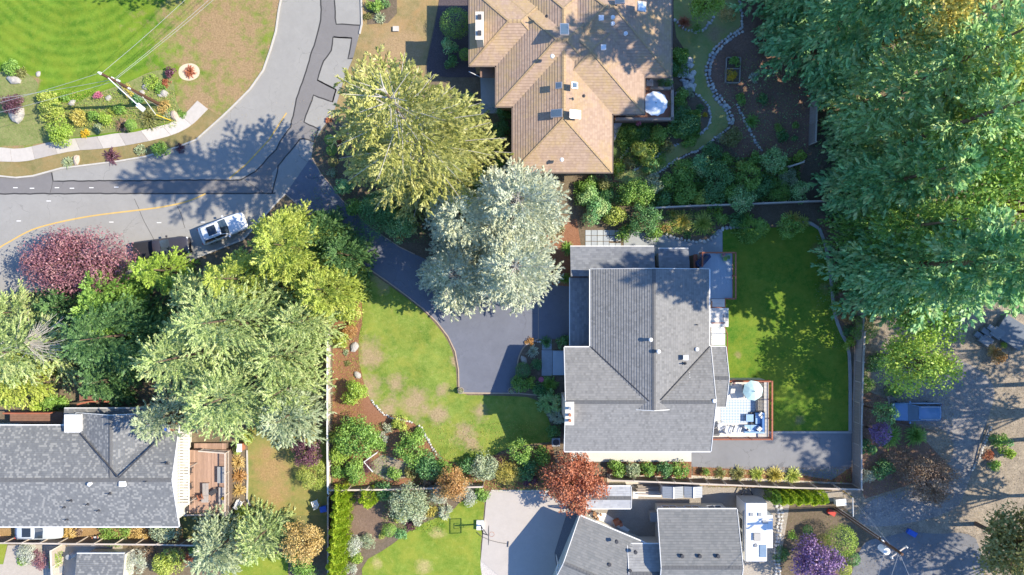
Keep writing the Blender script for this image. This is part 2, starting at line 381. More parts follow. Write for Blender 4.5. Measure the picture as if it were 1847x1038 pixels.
def shrub(px,py,r,kind,col,label,h=None,cat='shrub',name=None,group=None,sx=1,sy=1,dens=1,zb=0.0):
    r=r/PPM; g=np.random.default_rng(int(px*31+py*7)%100000)
    hh=h or {'round':r*1.15,'fine':r*1.0,'ball':r*1.7,'spiky':r*.8,'low':r*.45,'column':r*4,'conif':r*1.3}[kind]
    b=P(px,py,hh*.55+zb); b.z=zb
    area=PI*r*r
    if kind=='round': a=lump_leaves(r,hh,int(dens*(160+area*330)),.16 if r>.6 else .11,g,sx,sy,wide=.36)
    elif kind=='fine': a=lump_leaves(r,hh,int(dens*(220+area*430)),.13 if r>.6 else .09,g,sx,sy,lr=.3,lumps=int(12+r*14),up=.6,wide=.22)
    elif kind=='low': a=lump_leaves(r,hh,int(dens*(140+area*260)),.13,g,sx,sy,lr=.25,lumps=int(14+r*16),up=.2)
    elif kind=='ball': a=lump_leaves(r,hh,int(260+area*520),.10,g,1,1,lumps=1,lr=.95,up=.1); a=(np.array(a[0])*np.array([1,1,.95]),a[1],a[2])
    elif kind=='spiky': a=spiky_leaves(r,hh,int(60+area*70),g,.045 if r>.5 else .03)
    elif kind=='column': a=column_leaves(r,hh,int(500+r*hh*900),.16,g)
    else:
        c,A,B=conifer_leaves(hh,r,.05,g,n_br=int(26+r*22),tw=.5,kl=.17,prof=.6); a=(c,A,B)
    nm=name or {'spiky':'spiky_plant','column':'columnar_conifer','conif':'dwarf_conifer','low':'low_plant','ball':'clipped_bush'}.get(kind,'shrub')
    o=link(nm,kites(*a,nm,LM(col)),None,b)
    return tag(o,label,cat,group)
def conifer_leaves(h,Rr,z0,g,n_br=120,tw=1.0,kl=.36,prof=.6,droop=.35,dens=1.0,ret_br=False,wide=.3,ali=1.0,lv=.6):
    """branches fork into bottle-brush plumes of needle-tuft kites; gaps stay between the plumes"""
    t=np.sort(g.uniform(0,1,n_br)**1.05); az=np.arange(n_br)*2.39996+g.uniform(-.6,.6,n_br)
    z=z0+(h-z0)*t; L=Rr*(1-t)**prof*g.uniform(lv,1.1,n_br)+.3*min(1,Rr/3)
    L=L*np.where(t<.12,.75+2*t,1)
    P0=[];T=[];LEN=[];DZ=[]; br=[]
    for i in range(n_br):
        d=np.array([math.cos(az[i]),math.sin(az[i]),0.]); l=np.array([-d[1],d[0],0.])
        rise=(.05+.8*t[i]**1.5)*L[i]; dr=(droop*(1-t[i])+.05)*L[i]
        pos=lambda s:np.array([0,0,z[i]+rise*s-dr*s*s])+d*L[i]*s
        if ret_br: br.append([tuple(pos(q)) for q in (0,.35,.7,1)])
        P0.append(pos(.3)); T.append(pos(1)-pos(.3)); LEN.append(L[i]*.75); DZ.append(-.06*L[i])
        ns=max(1,int(L[i]/.62/tw))
        for k in range(ns):
            s=.22+.68*(k+g.uniform(0,.8))/ns; sd=1 if (k+i)%2 else -1; an=g.uniform(.45,.95)
            ll=(L[i]*(1.05-s)*.55+.35*tw)*g.uniform(.7,1.15)
            q=d*math.cos(an)+l*sd*math.sin(an)+np.array([0,0,(rise-2*dr*s)/max(L[i],.1)*.7-g.uniform(.02,.25)])
            P0.append(pos(s)); T.append(q/np.linalg.norm(q)*ll); LEN.append(ll); DZ.append(-.10*ll)
    P0=np.array(P0);T=np.array(T);LEN=np.array(LEN);DZ=np.array(DZ)
    cnt=np.maximum(4,(LEN/(kl*.34)*dens*3).astype(int)); idx=np.repeat(np.arange(len(P0)),cnt); n=len(idx)
    s=g.uniform(0,1,n); tan=unit(T[idx]); c=P0[idx]+T[idx]*s[:,None]; c[:,2]+=DZ[idx]*(s*s)
    u=unit(np.cross(tan,np.array([0,0,1.]))+1e-6); v=np.cross(u,tan); ph=g.uniform(0,2*PI,n)
    rad=u*np.cos(ph)[:,None]*1.15+v*(np.sin(ph)*.6)[:,None]
    sp=(.95-.45*s)*(.85+.3*g.uniform(0,1,n))
    A=unit(tan*.8+rad*sp[:,None]*(.5+.5*ali)+g.normal(size=(n,3))*.10)*(kl*(1.1-.35*s)*g.uniform(.65,1.3,n))[:,None]
    B=unit(np.cross(A,rad+np.array([0,0,.7])+g.normal(size=(n,3))*.3))*(kl*wide*.62*g.uniform(.7,1.15,n))[:,None]
    return (c,A,B,br) if ret_br else (c,A,B)
def trunk_mb(h,r,lean=0,g=None):
    m=MB(); m.tube([(0,0,0),(.02,.0,h*.3),(-.03,.04,h*.6),(0,0,h*.96)],r,8,r*.18); return m
def conifer(px,py,h,Rr,col,label,z0=1.2,seed=1,n_br=190,tw=1.0,kl=.36,prof=.75,droop=.35,branches=None,cat='tree',group=None,name='conifer_tree',wide=.3,ali=1.0,dens=1.0,lv=.72):
    b=P(px,py,0); g=np.random.default_rng(seed)
    t=thing(name,label,cat,b,0,group)
    c,A,B,br=conifer_leaves(h,Rr,z0,g,n_br,tw,kl,prof,droop,dens,True,wide,ali,lv)
    link('crown',kites(c,A,B,'crown',LM(col)),t)
    trunk_mb(h,.05+h*.014).build('trunk',M['barkwood'],t,rel=False)
    if branches:
        m=MB(); sel=[q for q in br if rnd.random()<branches[0]]
        for q in sel: m.tube([(x,y,z+branches[2]) for x,y,z in q],branches[1],4,.012)
        m.build('branches',M['palebark'],t,rel=False,kind='stuff')
    return t
def broadleaf(px,py,h,Rr,col,label,seed=1,leaf=.3,sx=1,sy=1,dens=1,cat='tree',group=None,name='broadleaf_tree',lumps=None,z0=.3,clear=None,wide=.33,lr=.3,zb=0,branches=True):
    b=P(px,py,0); b.z=zb; g=np.random.default_rng(seed); t=thing(name,label,cat,b,0,group)
    K=lumps or int(20+Rr*14); ch=h*(1-z0)
    u=unit(g.normal(size=(K,3))); q=g.uniform(.25,1,K)**.45
    lc=u*q[:,None]*np.array([Rr*(1-lr*.8)*sx,Rr*(1-lr*.8)*sy,ch*.5*.8]); lc[:,2]+=h*z0+ch*.5
    lrad=Rr*lr*.85*g.uniform(.5,1.25,K)
    n=int(dens*(Rr*Rr*PI*100*(.3/leaf)**1.6)); k=g.choice(K,n,p=lrad**2/np.sum(lrad**2))
    d=unit(g.normal(size=(n,3))+np.array([0,0,.35])); c=lc[k]+d*(lrad[k]*g.uniform(.55,1.08,n))[:,None]*np.array([1,1,.75])
    A=unit(np.cross(d,g.normal(size=(n,3)))+d*.45+g.normal(size=(n,3))*.25)*(leaf*g.uniform(.6,1.3,n))[:,None]
    B=unit(np.cross(A,d+g.normal(size=(n,3))*.4))*(leaf*wide*g.uniform(.7,1.2,n))[:,None]
    link('crown',kites(c,A,B,'crown',LM(col)),t)
    m=MB(); r0=.06+Rr*.035; m.tube([(0,0,0),(.05,0,h*z0*.6),(0,.06,h*z0+.1),(0,0,h*.6)],r0,7,r0*.45); m.build('trunk',M['barkwood'],t,rel=False)
    if branches:
        m=MB()
        for i in range(0,K,1):
            if i%2 and K>30: continue
            e=Vector(lc[i]); s=Vector((0,0,h*z0*.8+.25*(e.z-h*z0))); mid=s.lerp(e,.5)+Vector((0,0,.12*Rr))
            m.tube([s,mid,e],r0*.35,4,.02)
        m.build('limbs',M['barkwood'],t,rel=False,kind='stuff')
    return t
# ---------------------------------------------------------------- the ground and everything paved
def sheet(name,pts,z,mat,kind='structure',label=None,**kw):
    mb=MB(); q=PL(pts); a=sum(q[i].x*q[(i+1)%len(q)].y-q[(i+1)%len(q)].x*q[i].y for i in range(len(q)))
    if a<0: q=q[::-1]
    mb.add([(p.x,p.y,z) for p in q],[tuple(range(len(q)))])
    return mb.build(name,mat,None,kind=kind,label=label)
def smooth(pts,k=2,closed=False):
    for _ in range(k):
        o=[]; n=len(pts); m=n if closed else n-1
        if not closed: o.append(pts[0])
        for i in range(m):
            a=pts[i]; b=pts[(i+1)%n]
            o+= [(a[0]*.75+b[0]*.25,a[1]*.75+b[1]*.25),(a[0]*.25+b[0]*.75,a[1]*.25+b[1]*.75)]
        if not closed: o.append(pts[-1])
        pts=o
    return pts
g_ground=soilmat('bare_ground',(.16,.12,.085),(.26,.20,.14),(.11,.12,.05),2.5)
sheet('ground',[(-4000,-3200),(5800,-3200),(5800,4200),(-4000,4200)],0,g_ground)
A_road=asphalt('old_asphalt',(.305,.295,.275),.07,blot=.35); A_patch=asphalt('patch_asphalt',(.20,.19,.185),.08,blot=.3)
A_drive=asphalt('driveway_asphalt',(.155,.165,.20),.10,blot=.6,tint=(.115,.125,.155)); A_lane=asphalt('lane_asphalt',(.20,.20,.21),.18)
upper=[(-700,330),(0,318),(30,321),(60,318),(111,304),(169,297),(216,291),(263,283),(320,266),(354,253),(381,229),(400,212),(417,196),(451,162),(475,128),(488,91),(498,57),(503,20),(507,0),(512,-60),(525,-400)]
right=[(690,-400),(655,-60),(652,0),(653,44),(647,67),(637,105),(620,145),(610,179),(600,209),(583,229),(566,256),(562,283)]
lower=[(562,283),(515,350),(498,367),(481,386),(440,432),(330,475),(200,505),(100,520),(0,535),(-700,570)]
sheet('street',upper+right+lower[1:],.008,A_road)
patchpoly=[(577,-60),(579,0),(603,0),(606,44),(649,46),(646,68),(637,106),(628,106),(635,69),(601,67),(598,91),(583,111),(573,145),(606,162),(600,184),(566,172),(552,209),(549,221),(574,233),(566,256),(549,250),(542,251),(529,266),(502,300),(491,312),(491,349),(0,350),(-300,350),(-300,326),(0,320),(30,322),(60,320),(92,311),(96,327),(434,325),(461,310),(498,270),(505,256),(520,236),(524,229),(535,179),(552,128),(569,74),(579,37)]
sheet('street_patch',patchpoly,.012,A_patch)
def jitter(pts,a=.6,step=9):
    o=[]
    for i in range(len(pts)-1):
        x0,y0=pts[i]; x1,y1=pts[i+1]; n=max(1,int(math.hypot(x1-x0,y1-y0)/step))
        for k in range(n): o.append((x0+(x1-x0)*k/n+rnd.uniform(-a,a),y0+(y1-y0)*k/n+rnd.uniform(-a,a)))
    return o+[pts[-1]]
def stripe(pts,w,z,mb): mb.strip(PL(pts),w,z-.003,z); return mb
tar=MB()
for seg in (patchpoly[2:5],patchpoly[6:15],[patchpoly[9],patchpoly[8]],patchpoly[12:19],patchpoly[18:24]+[(491,349)],[(497,349),(0,350)],[(0,350),(-300,350)],[(94,311),(96,327),(434,325),(461,310),(498,270),(505,256),(520,236),(524,229),(535,179),(552,128),(569,74),(579,37),(579,0),(577,-60)]):
    stripe(jitter(seg,.7),.13,.018,tar)
tar.build('tar_seams',plain('tar',(.05,.048,.047),.6,.2),None,kind='structure')
thin=MB()
for seg in ([(243,359),(258,395),(278,433)],[(314,360),(326,385),(334,412)],[(210,442),(245,443)],[(96,326),(90,350)],[(440,325),(475,348)]): stripe(jitter(seg,.5),.045,.020,thin)
thin.build('pavement_cracks',plain('crack',(.09,.085,.08),.9,.2),None,kind='structure')
yl=MB(); ym=asphalt('yellow_line_paint',(.60,.40,.13),.12,blot=.4,tint=(.42,.33,.2))
stripe(smooth([(-60,490),(0,446),(20,435),(44,421),(67,411),(115,399),(169,389),(236,381),(287,375),(337,365),(371,350)],2),.14,.022,yl)
stripe([(414,322),(444,297),(485,253),(517,204)],.13,.022,yl); yl.build('road_marking',ym,None,kind='structure')
ms=MB()
for x,y in ((28,339),(58,340),(103,339),(130,340),(165,339),(34,399),(201,401),(287,402),(366,401),(88,363),(210,338)): ms.strip([P(x-4,y),P(x+4,y)],.08,.017,.021)
ms.build('survey_marks',M['white'],None,kind='structure')
kb=MB(); kb.strip(PL(upper),.16,0,.12)
kb.strip(PL([(653,-60),(652,0),(653,44),(649,62)]),.16,0,.12)
kb.strip(PL([(515,350),(498,367),(481,386),(440,432),(330,475),(200,505),(100,520),(0,535),(-300,552)]),.16,0,.12)
kb.build('street_kerb',M['kerb'],None,kind='structure')
# gutters of paler concrete along the kerb
# driveway of the middle house
dr_r=[(562,283),(579,314),(593,330),(616,360),(637,381),(670,411),(694,428),(721,446),(748,459),(800,482),(900,506),(1040,512)]
dr_l=[(828,709),(827,667),(821,634),(808,607),(788,581),(764,558),(734,534),(700,509),(655,478),(600,430),(556,386),(515,350)]
sheet('driveway',dr_r+[(1040,612),(971,612),(956,617),(943,627),(935,645),(932,667),(936,709)]+dr_l,.016,A_drive)
ed=MB(); ed.strip(PL(dr_l),.11,0,.06); ed.strip(PL(dr_r[:9]),.09,0,.07); ed.strip(PL([(828,709),(936,710),(968,713)]),.12,.0,.05)
ed.strip(PL([(971,612),(971,540)]),.05,.0,.023)
ed.strip(PL(smooth([(971,612),(956,617),(943,627),(935,645),(932,667),(936,709)])),.12,0,.12)
ed.build('driveway_edging',plain('edging',(.42,.32,.24),.9,.2),None,kind='structure')
# lawns
G_front=grassmat('front_grass',(.085,.16,.022),(.25,.32,.065),[(668,640,34),(662,700,32),(700,735,26),(752,728,36),(790,748,24),(866,745,18),(838,785,24),(822,655,12),(800,705,14),(690,505,22),(715,690,20),(850,800,18)],(.36,.27,.16),patch=.3)
G_left=grassmat('left_lawn_grass',(.075,.165,.015),(.17,.28,.03),[(400,60,138),(360,185,74),(500,-40,150),(400,-20,88),(440,120,70),(20,155,34),(20,240,60),(80,260,30),(62,150,16),(420,160,60)],(.34,.225,.13),stripes=(130,-90,.30),patch=.15)
G_dry=grassmat('dry_grass',(.20,.17,.07),(.34,.26,.13),[(720,90,60),(690,130,40)],(.36,.25,.14),patch=.5)
G_right=grassmat('right_grass',(.05,.15,.016),(.18,.26,.035),[(1475,450,14),(1490,520,12),(1330,640,8),(1440,760,10)],(.26,.24,.10),patch=.18)
G_bot=grassmat('bottom_grass',(.11,.185,.02),(.24,.31,.05),[(790,960,14),(765,1020,18),(680,1015,12)],(.40,.34,.14),patch=.25)
G_strip=grassmat('garden_grass',(.20,.27,.08),(.34,.36,.15),[(1290,60,22),(1330,60,18),(1250,250,12)],(.34,.26,.15),patch=.4)
G_yard=grassmat('yard_grass',(.16,.19,.05),(.29,.26,.09),[(490,850,40),(500,890,30),(480,820,20)],(.36,.24,.11),patch=.5)
G_verge=grassmat('verge_grass',(.17,.16,.06),(.28,.23,.11),None,(.32,.23,.13),patch=.6)
sheet('front_lawn',[(-700,-400),(525,-400),(512,-60),(507,0),(503,20),(498,57),(488,91),(475,128),(451,162),(417,196),(400,212),(381,229),(354,253),(320,266),(263,283),(216,291),(169,297),(111,304),(60,318),(30,321),(0,318),(-700,330)],.03,G_left)
sw_u=smooth([(-60,592/2.965+66),(0,266),(34,270),(67,263),(94,256),(128,251),(172,248),(216,240),(236,241),(277,231),(310,223),(332,209),(357,182)],1)
sw_l=smooth([(-60,290),(0,292),(44,293),(84,283),(135,272),(175,270),(216,265),(245,260),(280,253),(314,244),(346,228),(376,197)],1)
sheet('verge_grass',sw_l+[(400,212),(381,229),(354,253),(320,266),(263,283),(216,291),(169,297),(111,304),(60,318),(30,321),(-60,320)],.038,G_verge)
mainlawn=smooth([(650,489),(672,494),(700,514),(734,538),(764,562),(786,585),(805,610),(817,636),(823,667),(824,713),(900,714),(968,717),(985,745),(996,775),(1000,797),(960,800),(907,812),(890,822),(850,832),(815,834),(800,828),(782,808),(765,783),(745,760),(712,752),(691,745),(671,728),(662,711),(653,678),(647,650),(647,607),(655,578),(652,540)],1,True)
sheet('main_lawn',mainlawn,.03,G_front)
rl=[(1303,414),(1474,408),(1487,440),(1491,465),(1498,519),(1501,559),(1511,593),(1528,627),(1530,680),(1530,777),(1290,778),(1290,600),(1305,540)]
sheet('side_lawn',rl,.03,G_right)
bl=smooth([(700,988),(734,961),(762,945),(793,932),(817,921),(831,904),(852,899),(874,904),(873,921),(865,1008),(872,1060),(655,1060),(652,1015)],1,True)
sheet('lower_lawn',bl,.03,G_bot)
sheet('dry_lawn',[(652,-60),(800,-60),(790,10),(767,121),(760,200),(620,230),(600,209),(610,179),(620,145),(637,105),(647,67),(655,44)],.02,G_dry)
sheet('yard_lawn',[(447,770),(590,770),(590,930),(447,930)],.022,G_yard)
sheet('lower_left_lawn',[(400,1000),(520,1000),(520,1060),(400,1060)],.02,G_bot)
sheet('small_left_lawn',[(-60,980),(14,980),(6,1018),(-60,1018)],.03,G_bot)
sheet('deckside_lawn',[(325,930),(600,930),(600,985),(325,972)],.014,grassmat('shade_grass',(.12,.16,.05),(.22,.22,.09),patch=.3))
# beds
S_bark=soilmat('red_bark_mulch',(.26,.12,.07),(.42,.22,.135),(.16,.08,.045),7)
S_dark=soilmat('dark_mulch',(.14,.105,.075),(.25,.185,.14),(.10,.11,.05),4)
S_soil=soilmat('turned_soil',(.20,.135,.10),(.30,.21,.16),(.15,.10,.075),4,1.2)
S_grey=soilmat('gravel_ground',(.34,.30,.255),(.50,.45,.385),(.24,.21,.18),8)
S_tan=soilmat('litter_ground',(.24,.20,.16),(.46,.38,.29),(.12,.115,.085),1.3)
S_reds=soilmat('garden_soil',(.22,.13,.095),(.33,.21,.155),(.15,.09,.065),4)
G_ivy=soilmat('green_undergrowth',(.06,.10,.035),(.12,.19,.055),(.17,.22,.08),5)
sheet('left_garden_bed',smooth([(-60,150),(30,120),(75,150),(60,175),(130,190),(170,170),(230,150),(280,125),(312,130),(318,190),(335,205),(300,224),(230,236),(120,250),(60,262),(0,264),(-60,260)],2,True),.036,soilmat('bed_green',(.14,.20,.05),(.27,.30,.11),(.36,.26,.16),3))
sheet('mulch_oval',smooth([(323,120),(345,113),(361,122),(360,140),(340,148),(322,140)],2,True),.043,plain('oval_mulch',(.60,.50,.36),.9,.2,8,.5))
sheet('street_bed',[(661,-60),(716,-60),(716,25),(700,42),(662,45)],.03,S_dark)
sheet('house_bed',smooth([(800,-60),(792,5),(782,60),(768,120),(775,140),(900,140),(900,-60)],1),.026,soilmat('purple_cover',(.085,.07,.075),(.16,.13,.14),(.06,.05,.05),8))
sheet('driveside_bed',[(562,283),(583,235),(600,215),(660,215),(700,300),(770,380),(860,430),(900,506),(800,482),(748,459),(721,446),(694,428),(670,411),(637,381),(616,360),(593,330),(579,314)],.014,S_dark)
sheet('mulch_bed',[(820,440),(1040,395),(1060,520),(900,506)],.018,S_bark)
sheet('bark_bed',[(600,545),(655,545),(655,578),(647,607),(647,650),(653,678),(662,711),(671,728),(712,752),(745,760),(782,808),(800,828),(850,832),(996,800),(1010,880),(876,885),(600,878)],.012,S_bark)
sheet('entry_bed',[(933,712),(931,667),(934,645),(943,626),(956,616),(985,612),(1035,612),(1035,830),(996,800),(985,745),(968,715)],.026,S_dark)
sheet('north_garden',[(1095,130),(1215,-60),(1500,-60),(1500,440),(1035,440),(1035,300),(1095,300)],.010,S_dark)
sheet('garden_path_lawn',smooth([(1215,-60),(1330,-60),(1336,30),(1335,52),(1318,64),(1298,80),(1282,100),(1272,126),(1277,152),(1290,176),(1308,194),(1316,212),(1316,226),(1300,240),(1284,252),(1264,268),(1237,277),(1212,291),(1195,305),(1165,320),(1130,330),(1100,322),(1140,308),(1178,287),(1198,273),(1222,260),(1258,244),(1273,230),(1283,214),(1280,198),(1268,184),(1254,170),(1246,150),(1244,125),(1235,90),(1215,60)],1,True),.016,G_strip)
sheet('undergrowth',[(1108,222),(1180,222),(1175,248),(1150,256),(1130,270),(1120,288),(1106,295)],.016,G_ivy)
sheet('garden_soil',smooth([(1338,-60),(1470,-60),(1470,310),(1375,320),(1300,250),(1318,228),(1318,209),(1310,192),(1293,175),(1279,152),(1274,125),(1283,98),(1300,78),(1320,64),(1337,51)],1,True),.015,S_reds)
sheet('soil_patch',[(622,898),(705,893),(722,930),(700,960),(690,975),(622,975)],.016,S_soil)
sheet('lower_bed',smooth([(690,985),(705,960),(733,930),(800,880),(876,880),(876,903),(852,901),(833,906),(817,923),(793,935),(762,948),(734,964),(700,991),(655,1015),(650,1038),(620,1038),(620,975)],1,True),.02,S_dark)
sheet('bark_strip',[(1250,842),(1535,842),(1545,884),(1250,876)],.012,S_bark)
sheet('gravel_strip',[(1095,852),(1250,858),(1545,872),(1545,882),(1095,872)],.018,plain('pale_gravel',(.55,.49,.41),.9,.3,12,.8))
sheet('south_hedge_bed',[(1095,832),(1247,832),(1247,862),(1095,855)],.022,S_bark)
sheet('side_yard_gravel',[(1050,868),(1520,888),(1520,1060),(1000,1060),(1020,900)],.012,S_grey)
sheet('side_slab',[(1066,924),(1092,926),(1136,956),(1126,966),(1058,937)],.03,M['white'])
sheet('court_gravel',[(1024,916),(1055,920),(1060,1060),(1003,1060),(1000,997)],.018,plain('dark_gravel',(.20,.20,.21),.9,.35,12,.9))
sheet('river_stones',[(865,1008),(868,1011),(921,1025),(945,1040),(945,1060),(860,1060)],.018,plain('white_gravel',(.5,.46,.42),.9,.45,9,.9))
sheet('river_stones',[(886,884),(990,884),(986,893),(886,889)],.018,_mc['white_gravel'])
sheet('east_ground',[(1552,540),(1900,540),(1900,1100),(1500,1100),(1500,880),(1552,880)],.010,S_tan)
sheet('gravel_drive',smooth([(1600,700),(1700,640),(1760,660),(1800,700),(1780,760),(1745,880),(1720,930),(1540,960),(1560,900),(1660,880),(1730,820),(1700,765),(1600,765)],2,True),.014,soilmat('drive_litter',(.16,.155,.165),(.36,.335,.32),(.50,.43,.34),1.0))
sheet('lane',smooth([(1530,1060),(1540,1020),(1552,990),(1563,975),(1600,968),(1640,958),(1690,964),(1740,960),(1766,975),(1780,1060)],1),.018,A_lane)
sheet('planting_bed',[(1425,905),(1512,905),(1590,980),(1560,1060),(1400,1060)],.016,S_dark)
sheet('bark_ground',[(1552,700),(1600,720),(1720,850),(1560,900),(1552,880)],.016,S_reds)
sheet('upper_side_path',[(1296,414),(1303,414),(1303,462),(1125,462),(1125,415),(1200,425),(1235,436),(1275,434)],.03,plain('path_concrete',(.33,.35,.37),.9,.12,2))
sheet('mulch_side_strip',[(1474,406),(1487,440),(1491,465),(1498,519),(1501,559),(1511,593),(1528,627),(1534,640),(1552,560),(1552,390),(1480,390)],.020,S_reds)
kk=MB(); kk.strip(PL(smooth([(1425,400),(1474,404),(1488,440),(1493,465),(1500,519),(1503,559),(1513,593),(1531,627),(1533,680),(1533,779)],1)),.30,0,.1)
kk.strip(PL([(1284,780),(1536,780)]),.2,0,.1); kk.build('lawn_kerb',plain('lawn_edge_concrete',(.38,.37,.35),.9,.15),None,kind='structure')
sheet('side_driveway',[(1247,782),(1536,782),(1536,842),(1500,866),(1400,850),(1247,842)],.02,asphalt('side_drive_asphalt',(.23,.23,.235),.08,blot=.3))
sheet('side_walk',[(1030,812),(1247,812),(1247,833),(1030,833)],.03,plain('white_walk',(.58,.56,.51),.9,.04,2))
court=MB(); court.prism([tuple(P(a,b)[:2]) for a,b in ((884,887),(986,890),(1026,914),(1000,997),(1003,1020),(1010,1060),(925,1060),(867,1011),(877,901))],0,.06)
court.build('sport_court',plain('court_concrete',(.44,.40,.36),.92,.07,1),None,kind='structure')
# ---- pavement slabs
sw=thing('pavement','curved concrete pavement slabs beside the planted roadside bed','pavement',P(200,255)); sw['kind']='structure'
def along(pts,n):
    d=[0]
    for i in range(1,len(pts)): d.append(d[-1]+math.dist(pts[i-1],pts[i]))
    def at(s):
        s*=d[-1]
        for i in range(1,len(pts)):
            if s<=d[i] or i==len(pts)-1:
                t=(s-d[i-1])/max(d[i]-d[i-1],1e-6); return (pts[i-1][0]+(pts[i][0]-pts[i-1][0])*t,pts[i-1][1]+(pts[i][1]-pts[i-1][1])*t)
    return [at(k/n) for k in range(n+1)]
n=11; ks=6; U=along(sw_u,n*ks); W=along(sw_l,n*ks)
slabm=[plain('slab_a',(.49,.45,.40),.9,.1,3),plain('slab_b',(.40,.365,.33),.9,.1,3),plain('slab_c',(.55,.50,.45),.9,.1,3)]
for k in range(n):
    mb=MB(); u=U[k*ks:(k+1)*ks+1]; l=W[k*ks:(k+1)*ks+1]
    u[-1]=tuple(u[-1][i]*.93+u[-2][i]*.07 for i in (0,1)); l[-1]=tuple(l[-1][i]*.93+l[-2][i]*.07 for i in (0,1))
    mb.prism([tuple(P(*p)[:2]) for p in u]+[tuple(P(*p)[:2]) for p in l[::-1]],.0,.10); mb.build('slab',slabm[(0,0,0,1,0,1,0,1,2,2,0)[k]],sw)
# entry pavers
ep=thing('entry_walk','blue-grey entry pavers leading to the porch beside the planting bed','walkway',P(987,645)); ep['kind']='structure'
pm=plain('bluestone',(.32,.36,.40),.85,.15,4)
for (a,b,c,d) in ((978,612,995,631),(977,632,996,678)):
    mb=MB(); p,q=P(a,b),P(c,d); mb.bb(p.x,q.y,0,q.x,p.y,.06); mb.build('paver',pm,ep)
# grey patio slabs by the north wall
pp=thing('slab_patio','square grey paving slabs in a grid above the flat roof corner','patio',P(1089,430)); pp['kind']='structure'
pm2=[plain('patio_slab_a',(.42,.45,.47),.9,.12,4),plain('patio_slab_b',(.36,.39,.42),.9,.12,4)]
for i in range(6):
    for j in range(3):
        x0=1055.5+i*10.8; y0=415+j*10.4+(2.5 if i>3 and j>1 else 0)
        p,q=P(x0+.5,y0+.5),P(x0+10.3,y0+9.9); mb=MB(); mb.bb(p.x,q.y,0,q.x,p.y,.05+.004*((i*7+j*5)%3)); mb.build('paver',pm2[(i+j*2)%2],pp)
sheet('porch_walk',[(866,122),(897,122),(897,205),(868,205)],.03,plain('walk_blue',(.40,.43,.44),.9,.1,3))
sheet('side_step_path',[(1107,206),(1122,222),(1108,255)],.035,plain('walk_blue2',(.45,.47,.5),.9,.1,3))
sheet('neighbour_patio',[(14,984),(222,981),(215,1060),(-60,1060),(-60,1018),(6,1018)],.022,plain('patio_tan',(.42,.37,.31),.9,.15,3))
sheet('house_side_strip',[(-60,955),(330,945),(330,985),(-60,975)],.018,soilmat('orange_litter',(.32,.20,.09),(.50,.33,.16),(.2,.14,.07),4))
# ---------------------------------------------------------------- houses
SH_left=shingle('shingle_grey_pale',((.15,.155,.16),(.20,.205,.205)),.20,.20,.84,(.33,.325,.305),butt_shadow=.15)
SH_main=shingle('shingle_main',((.20,.198,.192),(.26,.255,.245)),.2,.24,.97,(.14,.14,.135),butt_shadow=.55)
SH_top=shingle('shingle_tan',((.36,.255,.19),(.44,.32,.24)),.22,.26,moss=(.46,.33,.13),butt_shadow=.45)
SH_br=shingle('shingle_br',((.165,.17,.17),(.215,.215,.21)),.3,.24,butt_shadow=.5)
SH_shed=shingle('shingle_shed',((.33,.34,.36),(.43,.44,.45)),.33,.22)
SH_low=shingle('shingle_lowroof',((.17,.18,.20),(.24,.25,.27)),.33,.22)
def clip(poly,ax,lo,hi):
    def half(p,f):
        o=[]
        for i in range(len(p)):
            a,b=p[i],p[(i+1)%len(p)]; fa,fb=f(a),f(b)
            if fa>=0: o.append(a)
            if (fa>0)!=(fb>0) and fa!=fb and (fa*fb<0):
                t=fa/(fa-fb); o.append(tuple(a[k]+(b[k]-a[k])*t for k in range(len(a))))
        return o
    p=half(poly,lambda q:(q[0]*ax[0]+q[1]*ax[1])-lo)
    return half(p,lambda q:hi-(q[0]*ax[0]+q[1]*ax[1])) if p else p
def courses(mb,poly,down,row,lift=.03,under=.10):
    """roof plane built as overlapping courses; poly = 3D outline, down = unit downslope in plan"""
    along_=(-down[1],down[0]); s=[p[0]*down[0]+p[1]*down[1] for p in poly]; s0,s1=min(s),max(s)
    zt=max(p[2] for p in poly); zb=min(p[2] for p in poly); sl=(zt-zb)/max(s1-s0,1e-6); sec=math.sqrt(1+sl*sl); st=row/sec
    k=0; x=s0
    # count the rows from the eave so that the eave row is whole
    x=s1-math.ceil((s1-s0)/st)*st
    while x<s1-1e-4:
        q=clip(poly,down,x,x+st)
        if len(q)>=3:
            vs=[];uv=[]
            for p in q:
                t=((p[0]*down[0]+p[1]*down[1])-x)/st
                vs.append((p[0],p[1],p[2]+lift*t)); uv.append((p[0]*along_[0]+p[1]*along_[1],(k+min(max(t,.02),.98))*row))
            mb.add(vs,[tuple(range(len(vs)))],[uv])
            e=[(p,(p[0]*along_[0]+p[1]*along_[1])) for p in q if abs((p[0]*down[0]+p[1]*down[1])-x-st)<1e-4]
            if len(e)>=2:
                e.sort(key=lambda z:z[1]); a,b=e[0][0],e[-1][0]; dz=lift if x+st<s1-1e-3 else under
                n=len(mb.v); vv=[(a[0],a[1],a[2]+lift),(b[0],b[1],b[2]+lift),(b[0],b[1],b[2]+lift-dz),(a[0],a[1],a[2]+lift-dz)]
                mb.add(vv,[(0,3,2,1)],[[(e[0][1],(k+.5)*row),(e[0][1],(k+.5)*row),(e[-1][1],(k+.5)*row),(e[-1][1],(k+.5)*row)]])
        x+=st; k+=1
    mb.add([(p[0],p[1],p[2]-under) for p in poly][::-1],[tuple(range(len(poly)))],[[(0,0)]*len(poly)])
def fixw(poly):
    a=sum(poly[i][0]*poly[(i+1)%len(poly)][1]-poly[(i+1)%len(poly)][0]*poly[i][1] for i in range(len(poly)))
    return poly if a>0 else poly[::-1]
def frame(cx,cy,ang): return Matrix.Translation((cx,cy,0))@Matrix.Rotation(ang,4,'Z')
